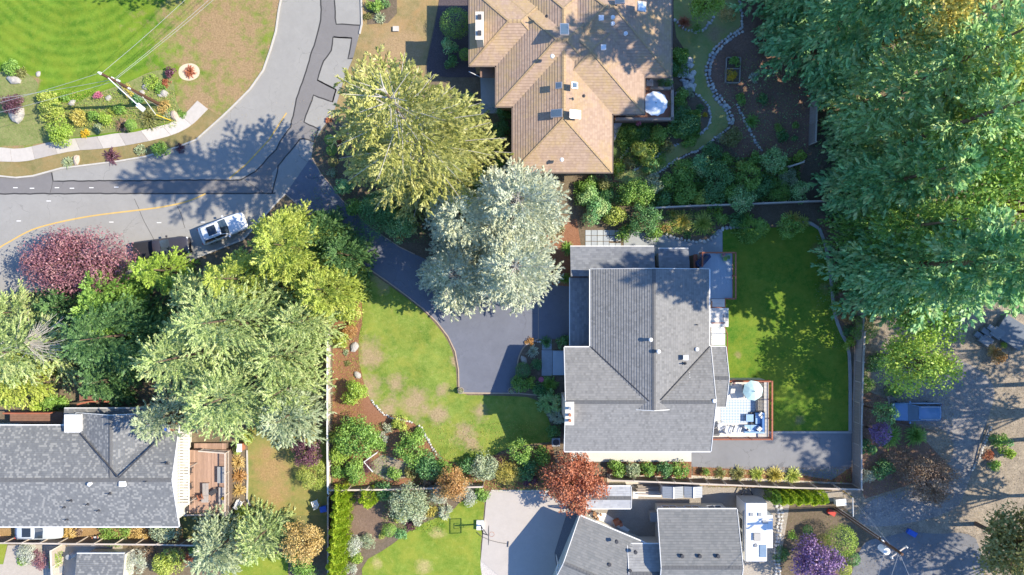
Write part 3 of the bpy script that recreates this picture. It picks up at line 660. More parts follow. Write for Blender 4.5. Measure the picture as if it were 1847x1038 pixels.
def wing(house,cx,cy,ang,L,D,ze,pitch,roofm,wallm,row=.2,hip=False,inset=.45,gut=True,trim=None,win=(0,0),hips=None,cap=None,ends=(0,0),zb=0):
    """one roofed wing; ridge along local X. L,D = roof outline; ends = how far the walls stay short at either end"""
    F=frame(cx,cy,ang); R3=F.to_3x3()
    a,d=L/2,D/2; zr=ze+pitch*d; trim=trim or M['white']
    hl=d if hip else 0; hl0=(hips[0] if hips else hl); hl1=(hips[1] if hips else hl)
    W=lambda x,y,z: tuple(F@Vector((x,y,z)))
    r=MB()
    planes=[([(-a,-d,ze),(a,-d,ze),(a-hl1,0,zr),(-a+hl0,0,zr)],(0,-1)),([(a,d,ze),(-a,d,ze),(-a+hl0,0,zr),(a-hl1,0,zr)],(0,1))]
    if hl0: planes.append(([(-a,d,ze),(-a,-d,ze),(-a+hl0,0,zr)],(-1,0)))
    if hl1: planes.append(([(a,-d,ze),(a,d,ze),(a-hl1,0,zr)],(1,0)))
    for poly,dn in planes:
        wd=R3@Vector((dn[0],dn[1],0)); courses(r,fixw([W(*p) for p in poly]),(wd.x,wd.y),row)
    ro=r.build('roof',roofm,house)
    c=MB(); c.M=F
    seg=.32; n=max(2,int((L-hl0-hl1)/seg))
    for i in range(n):
        x0=-a+hl0+(L-hl0-hl1)*i/n; x1=-a+hl0+(L-hl0-hl1)*(i+1)/n
        for s in (-1,1): c.box(((x0+x1)/2,s*.085,zr+.03-.085*pitch+.004*(i%3)),(seg*.97,.19,.03),0,('X',-s*math.atan(pitch)))
    for end,h_ in ((-1,hl0),(1,hl1)):
        if h_:
            for s in (-1,1):
                p0=Vector((end*(a-h_),0,zr)); p1=Vector((end*a,s*d,ze)); m=int((p1-p0).length/.33)
                for i in range(m):
                    q0=p0.lerp(p1,i/m); q1=p0.lerp(p1,(i+1)/m); q=(q0+q1)/2; dd=q1-q0
                    rz=math.atan2(dd.y,dd.x); pt=math.atan2(-dd.z,math.hypot(dd.x,dd.y))
                    c.box((q.x,q.y,q.z+.045+.004*(i%2)),(.33,.16,.03),rz,('Y',pt))
    c.build('ridge_cap',cap or plain('cap_grey',(.13,.13,.13),.9,.15),ro,kind='stuff')
    # walls (pentagon prism, shy of the roof)
    wl=MB(); wl.M=F; b=d-inset; x0=-a+inset+ends[0]+(0 if not hl0 else 0); x1=a-inset-ends[1]; zz=ze-.12+pitch*inset
    if hl0 or hl1: wl.bb(x0,-b,zb,x1,b,ze-.1)
    else:
        pr=[(-b,zb),(b,zb),(b,zz-.02),(0,zr-.14),(-b,zz-.02)]
        vs=[(x0,y,z) for y,z in pr]+[(x1,y,z) for y,z in pr]
        wl.add(vs,[(4,3,2,1,0),(5,6,7,8,9)]+[(k,(k+1)%5,5+(k+1)%5,5+k) for k in range(5)])
    wo=wl.build('wall',wallm,house)
    if gut:
        g=MB(); g.M=F
        for s in (-1,1): g.box((0,s*(d+.06),ze-.05),(L-.02,.10,.11))
        if hl0: g.box((-a-.06,0,ze-.05),(.10,D+.2,.11))
        if hl1: g.box((a+.06,0,ze-.05),(.10,D+.2,.11))
        sl_=math.atan(pitch); ln=d/math.cos(sl_)
        for e,h_ in ((-1,hl0),(1,hl1)):
            if not h_:
                for s in (-1,1): g.box((e*(a+.03),s*d/2,(ze+zr)/2-.03),(.05,ln,.17),0,('X',-s*sl_))
        g.build('gutter',trim,house)
    # windows on the long walls and the gable ends
    for s,nw in ((-1,win[0]),(1,win[1])):
        for i in range(nw):
            x=x0+(x1-x0)*(i+.5)/nw; g2=MB(); g2.M=F; g2.box((x,s*(b+.01),zb+1.6),(1.3,.04,1.1)); o=g2.build('window',M['glass'],house)
            g3=MB(); g3.M=F
            for dx,dz,sx_,sz_ in ((0,.6,1.5,.1),(0,-.6,1.5,.1),(-.7,0,.1,1.1),(.7,0,.1,1.1),(0,0,.05,1.1)): g3.box((x+dx,s*(b+.03),zb+1.6+dz),(sx_,.09,sz_))
            g3.build('frame',trim,o)
    return ro,F,zr
def rect(pts,ze):
    p=P(pts[0],pts[1],ze); q=P(pts[2],pts[3],ze); return (p.x+q.x)/2,(p.y+q.y)/2,q.x-p.x,p.y-q.y
def wingr(house,px,ze,pitch,axis,*a,**k):
    cx,cy,w_,h_=rect(px,ze)
    if axis=='x': return wing(house,cx,cy,0,w_,h_,ze,pitch,*a,**k)
    return wing(house,cx,cy,PI/2,h_,w_,ze,pitch,*a,**k)
def on_roof(px,py,z): return P(px,py,z)
def vent(ro,px,py,z,kind='pipe'):
    p=P(px,py,z); m=MB()
    if kind=='pipe': m.cyl((p.x,p.y,p.z-.15),.05,.5,8); m.cyl((p.x,p.y,p.z-.08),.16,.05,10,.1); return m.build('vent_pipe',M['dark'],ro)
    if kind=='can': m.cyl((p.x,p.y,p.z-.1),.15,.32,10); m.cyl((p.x,p.y,p.z+.22),.2,.07,10,.12); return m.build('roof_vent',M['pale'],ro)
    if kind=='dark': m.cyl((p.x,p.y,p.z-.1),.16,.25,10); m.cyl((p.x,p.y,p.z+.15),.19,.05,10,.14); return m.build('roof_vent',M['dark'],ro)
    m.box((p.x,p.y,p.z+.05),(.36,.36,.3)); m.box((p.x,p.y,p.z+.22),(.46,.46,.06)); return m.build('roof_vent',M['pale'],ro)
def skylight(ro,px,py,z,w_,h_,tilt=None,mat=None):
    p=P(px,py,z); m=MB(); m.box((p.x,p.y,p.z+.06),(w_,h_,.16),0,tilt); o=m.build('skylight',M['steel'],ro)
    m=MB(); m.box((p.x,p.y,p.z+.09),(w_-.16,h_-.16,.14),0,tilt); m.build('pane',mat or M['skyreflect'],o)
# -- middle house
mh=thing('grey_roof_house','large two-storey house with pale grey shingle cross-gable roof beside the terrace with the teal umbrella','house',P(1165,640))
ro1,_,zr1=wingr(mh,(1065,486,1279,734),4.7,.345,'y',SH_main,M['wallgray'],row=.24,win=(3,3))
ro2,_,zr2=wingr(mh,(1018,627,1282,814),4.7,.345,'x',SH_main,M['wallgray'],row=.24,win=(3,4))
ro3,_,_=wingr(mh,(1240,626,1309,734),4.62,.35,'x',SH_main,M['wallgray'],row=.24,hips=None,ends=(0,1.0),gut=True)
# low flat-pitched roofs round the garage side
def shed_roof(house,px,zl,zh,dn,mat,row=.22,walls=M['wallgray'],zb=0,inset=.35):
    p=P(px[0],px[1],(zl+zh)/2); q=P(px[2],px[3],(zl+zh)/2); x0,x1,y1,y0=p.x,q.x,p.y,q.y
    zf=lambda x,y:{(-1,0):zl+(zh-zl)*(x-x0)/(x1-x0),(1,0):zh-(zh-zl)*(x-x0)/(x1-x0),(0,1):zh-(zh-zl)*(y-y0)/(y1-y0),(0,-1):zl+(zh-zl)*(y-y0)/(y1-y0)}[dn]
    r=MB(); courses(r,[(x,y,zf(x,y)) for x,y in ((x0,y0),(x1,y0),(x1,y1),(x0,y1))],dn,row); o=r.build('roof',mat,house)
    if walls:
        m=MB(); m.bb(x0+inset,y0+inset,zb,x1-inset,y1-inset,zl-.12); m.build('wall',walls,house)
    g=MB(); t=.06
    g.bb(x0-.1,y0,zf(x0,y0)-.1-t*0,x0-.02,y1,zf(x0,y0)+.03) if dn[0] else None
    if dn[1]: g.bb(x0,(y1+.02 if dn[1]>0 else y0-.1),zl-.1,x1,(y1+.1 if dn[1]>0 else y0-.02),zl+.03)
    if g.v: g.build('gutter',M['white'],house)
    return o
rg=shed_roof(mh,(1029,501,1070,627),2.75,3.3,(-1,0),SH_low)
rg2=shed_roof(mh,(1029,445,1181,499),2.7,3.4,(0,1),SH_low)
shed_roof(mh,(1188,449,1243,486),2.6,3.1,(0,1),SH_low)
p=P(1028,560,1.2); m=MB(); m.bb(p.x+.28,p.y-2.3,.05,p.x+.33,p.y+2.3,2.3); gd=m.build('garage_door',M['pale'],mh)
for k in range(4):
    m=MB(); m.bb(p.x+.24,p.y-2.25,.08+k*.56,p.x+.28,p.y+2.25,.08+k*.56+.52); m.build('panel',M['white'],gd)
p0=P(1020,655,1.2); m=MB(); m.box((p0.x+.85,p0.y,1.1),(.06,1.0,2.1)); m.build('front_door',M['red'],mh)
p,q=P(997,633,.3),P(1020,677,.3); m=MB(); m.bb(p.x,q.y,0,q.x+.6,p.y,.3); m.build('porch_step',plain('porch',(.40,.46,.52),.8,.06),mh)
p=P(1027,745,6.6); m=MB(); m.box((p.x,p.y,3.6),(.62,1.9,6.5)); ch=m.build('chimney',plain('chimney_stucco',(.62,.50,.43),.9,.15),mh)
m=MB(); m.box((p.x,p.y,6.9),(.8,2.1,.1)); m.build('cap',M['cream'],ch)
for dy in (-.6,-.1,.5): m=MB(); m.cyl((p.x,p.y+dy,6.95),.13,.35,10); m.build('flue',M['terracotta'] if dy<0 else M['steel'],ch)
for x,y,z,k in ((1198,602,5.6,'can'),(1228,600,5.3,'can'),(1173,613,6.7,'can'),(1219,620,5.5,'can'),(1187,634,6.8,'can'),(1256,630,5.1,'can'),(1236,645,5.9,'box'),(1236,656,5.9,'pipe'),(1257,586,5.1,'pipe')): vent(ro1,x,y,z,k)
vent(ro2,1287,723,6.2,'can')
# valleys and the small gable saddle
m=MB()
for a,b,za,zb_ in (((1067,627),(1171,724),4.72,6.45),((1281,625),(1192,722),4.72,6.45)): m.tube([P(*a,za)+Vector((0,0,.03)),P(*b,zb_)+Vector((0,0,.03))],.055,6)
m.build('valley_flashing',M['dark'],mh)
# -- tan house at the top
th=thing('tan_roof_house','sprawling house with tan shake hip roofs and many skylights, at the top of the photo','house',P(1040,150))
ht=dict(row=.26,hip=True,cap=plain('mossy_cap',(.42,.30,.17),.95,.3,5),win=(3,3),gut=True,trim=plain('brown_gutter',(.20,.15,.12),.6,.1))
rA,_,_=wingr(th,(847,-22,1010,119),4.0,.38,'x',SH_top,M['walltan'],**ht)
rB,_,_=wingr(th,(895,-20,1125,192.5),4.0,.38,'x',SH_top,M['walltan'],**ht)
rC,_,_=wingr(th,(925,-60,1104,311),4.0,.38,'y',SH_top,M['walltan'],**ht)
rE,_,_=wingr(th,(962,4,1162,206),4.0,.38,'x',SH_top,M['walltan'],**ht)
rD,_,_=wingr(th,(975,-82,1211,139),3.98,.38,'x',SH_top,M['walltan'],**ht)
p=P(865,47,6.6); m=MB(); m.box((p.x,p.y,4.6),(.62,2.4,4.0)); ch=m.build('chimney',M['cream'],th)
m=MB(); m.box((p.x,p.y,6.6),(.75,2.55,.09)); m.build('cap',M['cream'],ch)
for dy in (-.7,.75): m=MB(); m.box((p.x,p.y+dy,6.72),(.34,.42,.2)); m.build('flue',M['dark'],ch)
sa=('X',-math.atan(.38)); 
skylight(rD,1018,54,7.2,.8,1.25,('X',.36*-1))
skylight(rC,1008,155,6.2,.62,.6,('Y',-.36)); skylight(rC,1036,155,6.2,.62,.6,('Y',.36)); skylight(rC,1004,205,6.0,1.1,.75,('Y',-.36)); skylight(rC,1037,207,6.0,1.1,.8,('Y',.36),M['paleblue'])
skylight(rD,1157,13,6.3,.85,.9,('Y',.30),M['paleblue']); skylight(rD,1118,2,6.5,.9,.6,('Y',-.3))
for x,y,z,k in ((986,29,6.6,'pipe'),(1084,34,6.8,'box'),(1088,87,6.9,'box'),(996,103,6.5,'can'),(1013,289,5.2,'can'),(1105,33,6.8,'can'),(1105,44,6.8,'can'),(1053,173,6.4,'pipe'),(1128,62,5.8,'can')): vent(rD,x,y,z,k)
p=P(880,131,3); m=MB(); m.bb(P(866,119,2.8).x,P(866,140,2.8).y,2.7,P(898,119,2.8).x,P(866,119,2.8).y,2.85); m.build('porch_roof',plain('porchroof',(.25,.16,.12),.8,.1),th)
m=MB(); m.tube([(P(845,127,3).x,P(845,127,3).y,2.6),(P(867,136,3).x,P(867,136,3).y,2.3)],.04,5); m.build('flag_pole',M['pale'],th)
# -- lower left house
lh=thing('mottled_roof_house','house with mottled grey shingle roof and a striped awning, bottom left of the photo','house',P(160,860))
rl1,_,_=wingr(lh,(-60,768,323,950),3.6,.30,'x',SH_left,M['wallcream'],row=.2,win=(3,4))
rl2,_,_=wingr(lh,(138,745,290,859),3.6,.34,'y',SH_left,M['wallcream'],row=.2,ends=(0,1.5))
shed_roof(lh,(114,738,277,772),3.25,3.62,(0,1),SH_left,.2,M['wallcream'])
p=P(134,763,4.0); m=MB(); m.box((p.x,p.y,3.9),(1.38,1.6,.75)); o=m.build('roof_housing',M['pale'],lh)
m=MB(); m.box((p.x,p.y,4.31),(1.46,1.68,.07)); [m.cyl((p.x+a,p.y+b,4.34),.05,.05,8) for a,b in((0,0),(.45,-.5),(.5,.1))]; m.build('cap',M['white'],o)
p=P(221,873,5.1); m=MB(); m.box((p.x,p.y,5.05),(.55,.5,.35)); m.build('skylight',M['pale'],rl1)
for x,y,z in ((116,915,4.3),(128,903,4.5),(158,910,4.4),(198,891,4.8),(178,921,4.2),(121,937,3.9),(265,868,5.0),(301,836,4.9)): vent(rl1,x,y,z,'pipe')
vent(rl1,163,873,5.1,'can')
p=P(303,773,4.6); m=MB(); m.box((p.x,p.y,3.6),(.6,.7,2.6)); c_=m.build('chimney',M['brick'],lh); m=MB(); m.box((p.x,p.y,4.92),(.7,.8,.08)); m.build('cap',M['concrete'],c_); m=MB(); m.cyl((p.x,p.y,4.95),.14,.3,8); m.build('flue',M['bluep'],c_)
aw=thing('slatted_awning','cream slatted awning along the right gable end of the mottled grey roof','awning',P(330,845))
p,q=P(322,777,2.9),P(341,911,2.9)
for k in range(26):
    y=p.y+(q.y-p.y)*(k+.5)/26; m=MB(); m.box(((p.x+q.x)/2,y,2.95-.0*k),(q.x-p.x,.22,.05),0,('X',.35)); m.build('slat',M['cream'],aw)
m=MB(); m.bb(p.x,q.y,2.8,p.x+.08,p.y,2.9); m.bb(q.x-.08,q.y,2.8,q.x,p.y,2.9); m.build('beam',M['white'],aw)
for y in (p.y-.2,(p.y+q.y)/2,q.y+.2): m=MB(); m.bb(q.x-.12,y-.05,.5,q.x-.02,y+.05,2.8); m.build('post',M['fencew'],aw)
m=MB()
for a,b in (((146,783),(214,862)),((297,782),(214,862))): m.tube([P(*a,4.0)+Vector((0,0,.0)),P(*b,5.35)],.07,6)
m.build('valley_flashing',M['dark'],lh)
# -- bottom right house
bh=thing('angled_wing_house','dark grey shingle-roofed house with one angled wing, beside the white caravan','house',P(1180,990))
rb1,_,_=wingr(bh,(1186,919,1329,1104),3.4,.36,'x',SH_br,M['wallcream'],row=.24,win=(0,3))
e=3.2; A0=P(1046,931,e); A1=P(1163,980,e); dv=(A1-A0).normalized(); ang=math.atan2(dv.y,dv.x); nrm=Vector((dv.y,-dv.x,0))
if nrm.y>0: nrm=-nrm
Lw=(A1-A0).length+3.5; D=8.6; cc=A0+dv*(Lw/2)+nrm*(D/2)
rb2,Fb,_=wing(bh,cc.x,cc.y,ang,Lw,D,e,.33,SH_br,M['wallcream'],row=.24,win=(2,2))
e2=2.7; B0=P(1030,1014,e2); cc=B0+dv*3.5+nrm*3.2
wing(bh,cc.x,cc.y,ang,7,6.4,e2,.30,SH_br,M['wallcream'],row=.24)
# light infill gable between the wings
q0=P(1184,985,3.3)
wingr(bh,(1132,982,1214,1075),3.38,.37,'x',shingle('shingle_pale',((.25,.25,.25),(.32,.32,.31)),.3,.24,butt_shadow=.3),M['wallcream'],row=.24,gut=True)
for x,y in ((1112,977),(1146,996),(1099,1018),(1136,1029)): vent(rb2,x,y,4.1,'dark')
for x,y in ((1230,1003),(1262,1003),(1295,1003)): vent(rb1,x,y,4.9,'dark')
m=MB(); p=P(1184,931,.6); m.box((p.x-.35,p.y,.5),(.7,.9,1.0)); m.build('meter_box',M['gray'],bh)
pg=thing('white_pergola','white slatted pergola corner at the end of the sport court','pergola',P(1018,1028))
o_=P(1006,1018,2.4)
for k in range(7): m=MB(); a=o_+dv*(.1+k*.2); m.tube([a,a+nrm*.6],.035,4); m.build('slat',M['white'],pg)
for s in (0,.62): m=MB(); a=o_+nrm*s; m.tube([a,a+dv*1.5],.05,4); m.build('beam',M['white'],pg)
m=MB(); m.tube([o_,o_-Vector((.25,2.2,0))],.06,4); m.tube([Vector((o_.x,o_.y,0)),o_],.06,4); m.build('post',M['white'],pg)
# shed with grey roof, shed boxes
sg=thing('grey_shed','long grey-roofed garden shed partly under the red maple','shed',P(1100,897))
wingr(sg,(1058,878,1138,917),2.3,.22,'x',SH_shed,M['wallcream'],row=.22,inset=.2)
def plastic_shed(x0,y0,x1,y1,label,mat,mat2):
    s=thing('storage_shed',label,'shed',P((x0+x1)/2,(y0+y1)/2)); cx,cy,w_,h_=rect((x0,y0,x1,y1),1.9)
    m=MB(); m.bb(cx-w_/2+.08,cy-h_/2+.08,0,cx+w_/2-.08,cy+h_/2-.08,1.78); m.build('wall',M['pale'],s)
    for sgn,mt in ((-1,mat),(1,mat2)):
        m=MB(); n=7
        for k in range(n):
            y=cy-h_/2+h_*(k+.5)/n; m.box((cx+sgn*w_/4,y,1.95),(w_/2,h_/n*.9,.05),0,('Y',sgn*.25))
        m.build('roof',mt,s)
    m=MB(); m.box((cx,cy,2.12),(.12,h_,.05)); m.build('ridge_cap',M['white'],s)
rm1=plain('shed_panel_a',(.30,.33,.37),.6,.06); rm2=plain('shed_panel_b',(.33,.345,.36),.6,.06)
plastic_shed(1195,878,1233,899,'ribbed grey plastic storage shed next to the stacked lumber',rm1,rm2)
plastic_shed(1234,878,1267,898,'smaller storage shed with pale right half, farther from the lumber',rm1,plain('shed_panel_c',(.40,.42,.45),.6,.04))
ns=thing('flat_roof_shed','mottled grey roofed outbuilding at the bottom edge, below the long fence','shed',P(178,1025))
shed_roof(ns,(136,1001,222,1060),2.3,2.8,(0,1),SH_left,.2,M['wallcream'])
# ---------------------------------------------------------------- fences, walls, decks
def fence(label,pts,h,mat,capm,bay=1.9,name='board_fence',cat='fence',zb=0,pick=.14):
    W=[P(a,b) for a,b in pts]; t=thing(name,label,cat,(W[0]+W[-1])/2)
    for i in range(len(W)-1):
        a,b=W[i],W[i+1]; d=b-a; L=d.length; n=max(1,round(L/bay)); u=d.normalized(); ang=math.atan2(u.y,u.x); v=Vector((-u.y,u.x,0))
        for k in range(n):
            s0=L*k/n; s1=L*(k+1)/n; m=MB(); nb=max(2,int((s1-s0)/pick)); bw=(s1-s0-.09)/nb
            for j in range(nb):
                c=a+u*(s0+.045+bw*(j+.5)); m.box((c.x,c.y,zb+h/2+rnd.uniform(-.012,.012)),(bw*.93,.025,h-.06),ang+rnd.uniform(-.02,.02))
            m.build('fence_panel',mat,t)
            for z in (.3,h-.3):
                m=MB(); c=a+u*((s0+s1)/2)-v*.045; m.box((c.x,c.y,zb+z),(s1-s0,.05,.09),ang); m.build('rail',mat,t)
            c=a+u*((s0+s1)/2); m=MB(); m.box((c.x,c.y,zb+h+.0),(s1-s0-.01,.15,.035),ang); m.build('cap_rail',capm,t)
        for k in range(n+1):
            if k==n and i<len(W)-2: continue
            c=a+u*(L*k/n)+v*.08; m=MB(); m.box((c.x,c.y,zb+(h+.06)/2),(.10,.10,h+.06),ang); m.build('post',capm,t)
    return t
fence('grey board fence down the right side of the big rectangular lawn',[(1543,596),(1540,650),(1537,760),(1537,874)],1.9,M['fencew'],M['fencetop'])
fence('long brown board fence between the small round bushes and the storage sheds',[(1097,858),(1180,861),(1300,866),(1420,871),(1537,874)],1.8,M['fenced'],M['fencetop'])
fence('short grey fence length among the shade of the blue-green firs, beside bare garden soil',[(1461,188),(1458,262)],1.7,M['fencew'],M['fencetop'])
fence('low grey fence stub running from the bare soil into the lower fir branches',[(1414,305),(1442,296)],1.2,M['fencew'],M['fencetop'])
fence('thin grey fence rail across the shrub border above the side lawn',[(1165,378),(1240,374),(1330,371),(1450,366),(1510,364)],1.1,M['fencew'],M['fencetop'],bay=2.4)
fence('weathered fence behind orange shrubs at the right border of the lawn',[(1543,596),(1546,560),(1546,516)],1.5,M['fencew'],M['fencetop'])
fence('brown board fence under the mottled grey roof, crossing to the feathery tree',[(-60,968),(0,968),(190,970),(300,971),(383,973)],1.8,M['fenced'],M['fencetop'])
fence('pale narrow board fence between the bark bed and the big feathery conifers',[(597,565),(596,640),(596,700),(596,790),(597,885)],1.2,M['fencetop'],M['white'],bay=2.2)
fence('grey fence between the oval lime conifers and the shrub border above them',[(600,878),(700,877),(800,874),(872,872)],1.3,M['fencew'],M['fencetop'])
fence('dark fence behind the lime hedge in the lower middle yard',[(597,890),(597,960),(597,1060)],1.2,M['fenced'],M['fencetop'])
fence('short dark gate fence between the red maple and the sport court',[(1024,912),(1052,916)],1.8,M['dark'],M['dark'])
fence('two pale fence panels beside the small box hedge near the patio',[(111,982),(114,1040)],1.7,M['fencetop'],M['cream'],bay=1.6)
# stone garden walls: every stone an object
stone_meshes=[]
for k in range(6):
    g=np.random.default_rng(50+k); m=MB(); n=7; ring=[(math.cos(2*PI*i/n)*g.uniform(.75,1.1),math.sin(2*PI*i/n)*g.uniform(.75,1.1)) for i in range(n)]
    vs=[(x*.5,y*.5,0) for x,y in ring]+[(x*.5,y*.5,.32) for x,y in ring]+[(x*.33,y*.33,.5+g.uniform(-.05,.05)) for x,y in ring]
    m.add(vs,[(i,(i+1)%n,n+(i+1)%n,n+i) for i in range(n)]+[(n+i,n+(i+1)%n,2*n+(i+1)%n,2*n+i) for i in range(n)]+[tuple(range(2*n,3*n))])
    o=m.build('stone',None); me=o.data; bpy.data.objects.remove(o); stone_meshes.append(me)
stm=[plain('wall_stone_a',(.50,.49,.47),.9,.2,5),plain('wall_stone_b',(.40,.40,.40),.9,.25,5),plain('wall_stone_c',(.60,.57,.52),.9,.2,5)]
for i,me in enumerate(stone_meshes): me.materials.append(stm[i%3])
def stone(parent,x,y,s,z=0):
    o=link('stone',rnd.choice(stone_meshes),parent,Vector((x,y,z))-worg(parent)); o.scale=(s*rnd.uniform(.8,1.35),s*rnd.uniform(.7,1.0),s*rnd.uniform(.7,1.1)); o.rotation_euler=(0,0,rnd.uniform(0,6.28)); return o
def stone_wall(label,pts,size=.42,rows=1,step=None):
    pts=smooth(pts,1); W=[P(a,b) for a,b in pts]; t=thing('stone_wall',label,'stone edging',W[len(W)//2]); step=step or size*.92
    d=[0]
    for i in range(1,len(W)): d.append(d[-1]+(W[i]-W[i-1]).length)
    s=0
    while s<d[-1]:
        for i in range(1,len(W)):
            if s<=d[i]: break
        u=(W[i]-W[i-1]).normalized(); c=W[i-1]+u*(s-d[i-1]); v=Vector((-u.y,u.x,0))
        for r_ in range(rows):
            q=c+v*((r_-(rows-1)/2)*size*.85+rnd.uniform(-.07,.07)); stone(t,q.x,q.y,size*rnd.uniform(.8,1.15))
        s+=step
    return t
stone_wall('wide double row of pale stones curving between grass path and bare soil',[(1337,55),(1320,66),(1300,80),(1284,100),(1275,125),(1280,152),(1293,175),(1310,194),(1318,212),(1318,226)],.40,2)
stone_wall('single line of small stones climbing from the wide stone row to the top edge',[(1332,-5),(1338,27),(1338,52)],.3)
stone_wall('short straight stone line crossing the bare soil below the vegetable bed',[(1330,189),(1337,206),(1347,226),(1357,246),(1375,275)],.33)
stone_wall('stone ring around the yellow flowers near the round umbrella deck',[(1256,170),(1269,180),(1280,197),(1283,216),(1275,232),(1259,245)],.34,1)
stone_wall('long stone edging on the lower side of the grass path, above the shrub border',[(1313,233),(1300,243),(1286,252),(1266,270),(1239,279),(1212,293),(1195,307),(1165,322)],.34)
stone_wall('stone edging on the upper side of the narrow grass path',[(1222,260),(1198,273),(1178,287),(1158,298),(1141,309)],.32)
stone_wall('rough stone line in dark undergrowth next to the tan-roofed house',[(1170,248),(1151,256),(1131,270),(1121,287)],.32)
stone_wall('curved stone edging under the lime tree right of the tan-roofed house',[(1217,37),(1230,50),(1249,59),(1269,56),(1279,44),(1289,27)],.38)
rk=thing('rockery','heap of blue-grey rocks beside the deck with the round white umbrella','rockery',P(1238,145))
for _ in range(46):
    x=rnd.gauss(1238,6); y=rnd.uniform(105,172); p=P(x,y); stone(rk,p.x,p.y,rnd.uniform(.35,.75))
for _ in range(8): p=P(rnd.uniform(1218,1232),rnd.uniform(190,210)); stone(rk,p.x,p.y,.4)
stone_wall('grey stones edging the spiky plants above the slate roof corner',[(1202,424),(1232,434),(1266,438),(1290,429),(1303,412),(1320,411),(1350,411)],.42)
stone_wall('rugged stones between the caravan and the shaded planting bed',[(1402,905),(1408,930),(1404,960),(1400,1000),(1402,1040)],.4,2)
stone_wall('row of small stones along the foot of the long brown fence',[(1100,862),(1200,866),(1240,868)],.22)
stone_wall('pale stones edging the orange plants at the corner of the main driveway bed',[(950,622),(962,615),(975,616)],.26)
stone_wall('loose stones marking the right edge of the gravel drive',[(1786,770),(1776,800),(1764,830),(1752,850)],.3)
stone_wall('pale curved edging stones between main lawn and the round green shrub',[(671,722),(684,742),(700,752),(720,757),(745,762)],.26)
stone_wall('tan edging stones on the lawn side beneath the rhododendron',[(757,768),(768,785),(776,804),(790,822)],.3)
def rock(px,py,r,label,mat=None,h=.6):
    g=random.Random(int(px*7+py)); m=MB(); n=9; lv=[(0,1),(.45,.95),(.8,.65),(1,.25)]; vs=[]; s=r/PPM; p=P(px,py,h*s)
    rr=[g.uniform(.75,1.15) for _ in range(n)]; e=g.uniform(.6,.9); a0=g.uniform(0,3)
    for z,q in lv:
        for i in range(n):
            a=2*PI*i/n; x=math.cos(a)*rr[i]*q*s*g.uniform(.93,1.05); y=math.sin(a)*rr[i]*q*s*e
            vs.append((p.x+x*math.cos(a0)-y*math.sin(a0),p.y+x*math.sin(a0)+y*math.cos(a0),z*s*h*g.uniform(.9,1.05)))
    fs=[(l*n+i,l*n+(i+1)%n,(l+1)*n+(i+1)%n,(l+1)*n+i) for l in range(3) for i in range(n)]+[tuple(range(3*n,4*n))]
    m.add(vs,fs); return single(m,'rock',mat or M['stone'],label,'rock')
tanr=M['stonetan']; rkm=plain('rock_grey',(.40,.375,.34),.95,.3,4,.8)
for a in ((20,143,13,'tall pale boulder at the left edge of the green lawn'),(24,205,17,'broad pale boulder under the dark purple shrub'),(67,133,6,'small white rock alone on the left lawn edge'),(127,185,8,'upright pale rock at the tip of the utility pole shadow'),(194,177,7,'pinkish rock next to the pink flowering shrub'),(261,155,8,'white rock just right of the utility pole'),(255,166,6,'smaller grey rock right against the utility pole'),(294,168,9,'pale rock at the right end of the roadside garden'),(288,172,6,'little white rock beside the yellow roadside plants'),(313,208,11,'tan rock where the pavement slabs bend upward'),(135,288,10,'sandy rock on the dry verge by the kerb'),(638,626,10,'long white boulder lying in the bark bed'),(643,676,8,'dark flat rock at the edge of the bark bed'),(945,650,9,'grey driftwood-like rock in the driveway corner bed')): rock(*a[:3],a[3],tanr if 'tan' in a[3] or 'sand' in a[3] else rkm)
# raised vegetable bed
vb=thing('raised_bed','timber raised bed with greens and bright yellow flowers on bare soil','planter',P(1322,128))
for x0,y0,x1,y1 in ((1311,104,1336,104),(1311,149,1333,149),(1311,104,1309,149),(1336,104,1334,149),(1310,124,1335,124)):
    m=MB(); a,b=P(x0,y0,.4),P(x1,y1,.4); a.z=b.z=.2; d=(b-a); m.box((a+b)/2,(d.length,.12,.4),math.atan2(d.y,d.x)); m.build('timber',M['fencew'],vb)
for (x0,y0,x1,y1) in ((1313,106,1334,122),(1312,126,1333,147)):
    m=MB(); a,b=P(x0,y0,.3),P(x1,y1,.3); m.bb(a.x,b.y,.02,b.x,a.y,.3); m.build('soil',S_dark,vb)
shrub(1324,113,11,'round','green','leafy vegetables filling the upper half of the timber raised bed',h=.7,zb=.25,cat='vegetables')
shrub(1320,134,11,'fine','flower','mass of bright yellow flowers in the lower half of the raised bed',h=.75,zb=.25,cat='flowers')
# ---- timber decks
def deck(label,x0,y0,x1,y1,z,mat,axis,pw=.14,name='timber_deck',group=None,cat='deck',skirt=None):
    a,b=P(x0,y0,z),P(x1,y1,z); t=thing(name,label,cat,((a.x+b.x)/2,(a.y+b.y)/2,0),0,group)
    if axis=='Y':
        n=max(1,int((b.x-a.x)/pw)); me=None
        for k in range(n):
            m=MB(); x=a.x+(b.x-a.x)*(k+.5)/n; w_=(b.x-a.x)/n-.008; m.box((x,(a.y+b.y)/2,z-.02),(w_,a.y-b.y,.04)); m.build('plank',mat,t)
    else:
        n=max(1,int((a.y-b.y)/pw))
        for k in range(n):
            m=MB(); y=b.y+(a.y-b.y)*(k+.5)/n; w_=(a.y-b.y)/n-.008; m.box(((a.x+b.x)/2,y,z-.02),(b.x-a.x,w_,.04)); m.build('plank',mat,t)
    if z>.3:
        m=MB(); m.bb(a.x+.06,b.y+.06,.05,b.x-.06,a.y-.06,z-.06); m.build('base',skirt or M['fenced'],t)
    return t,a,b
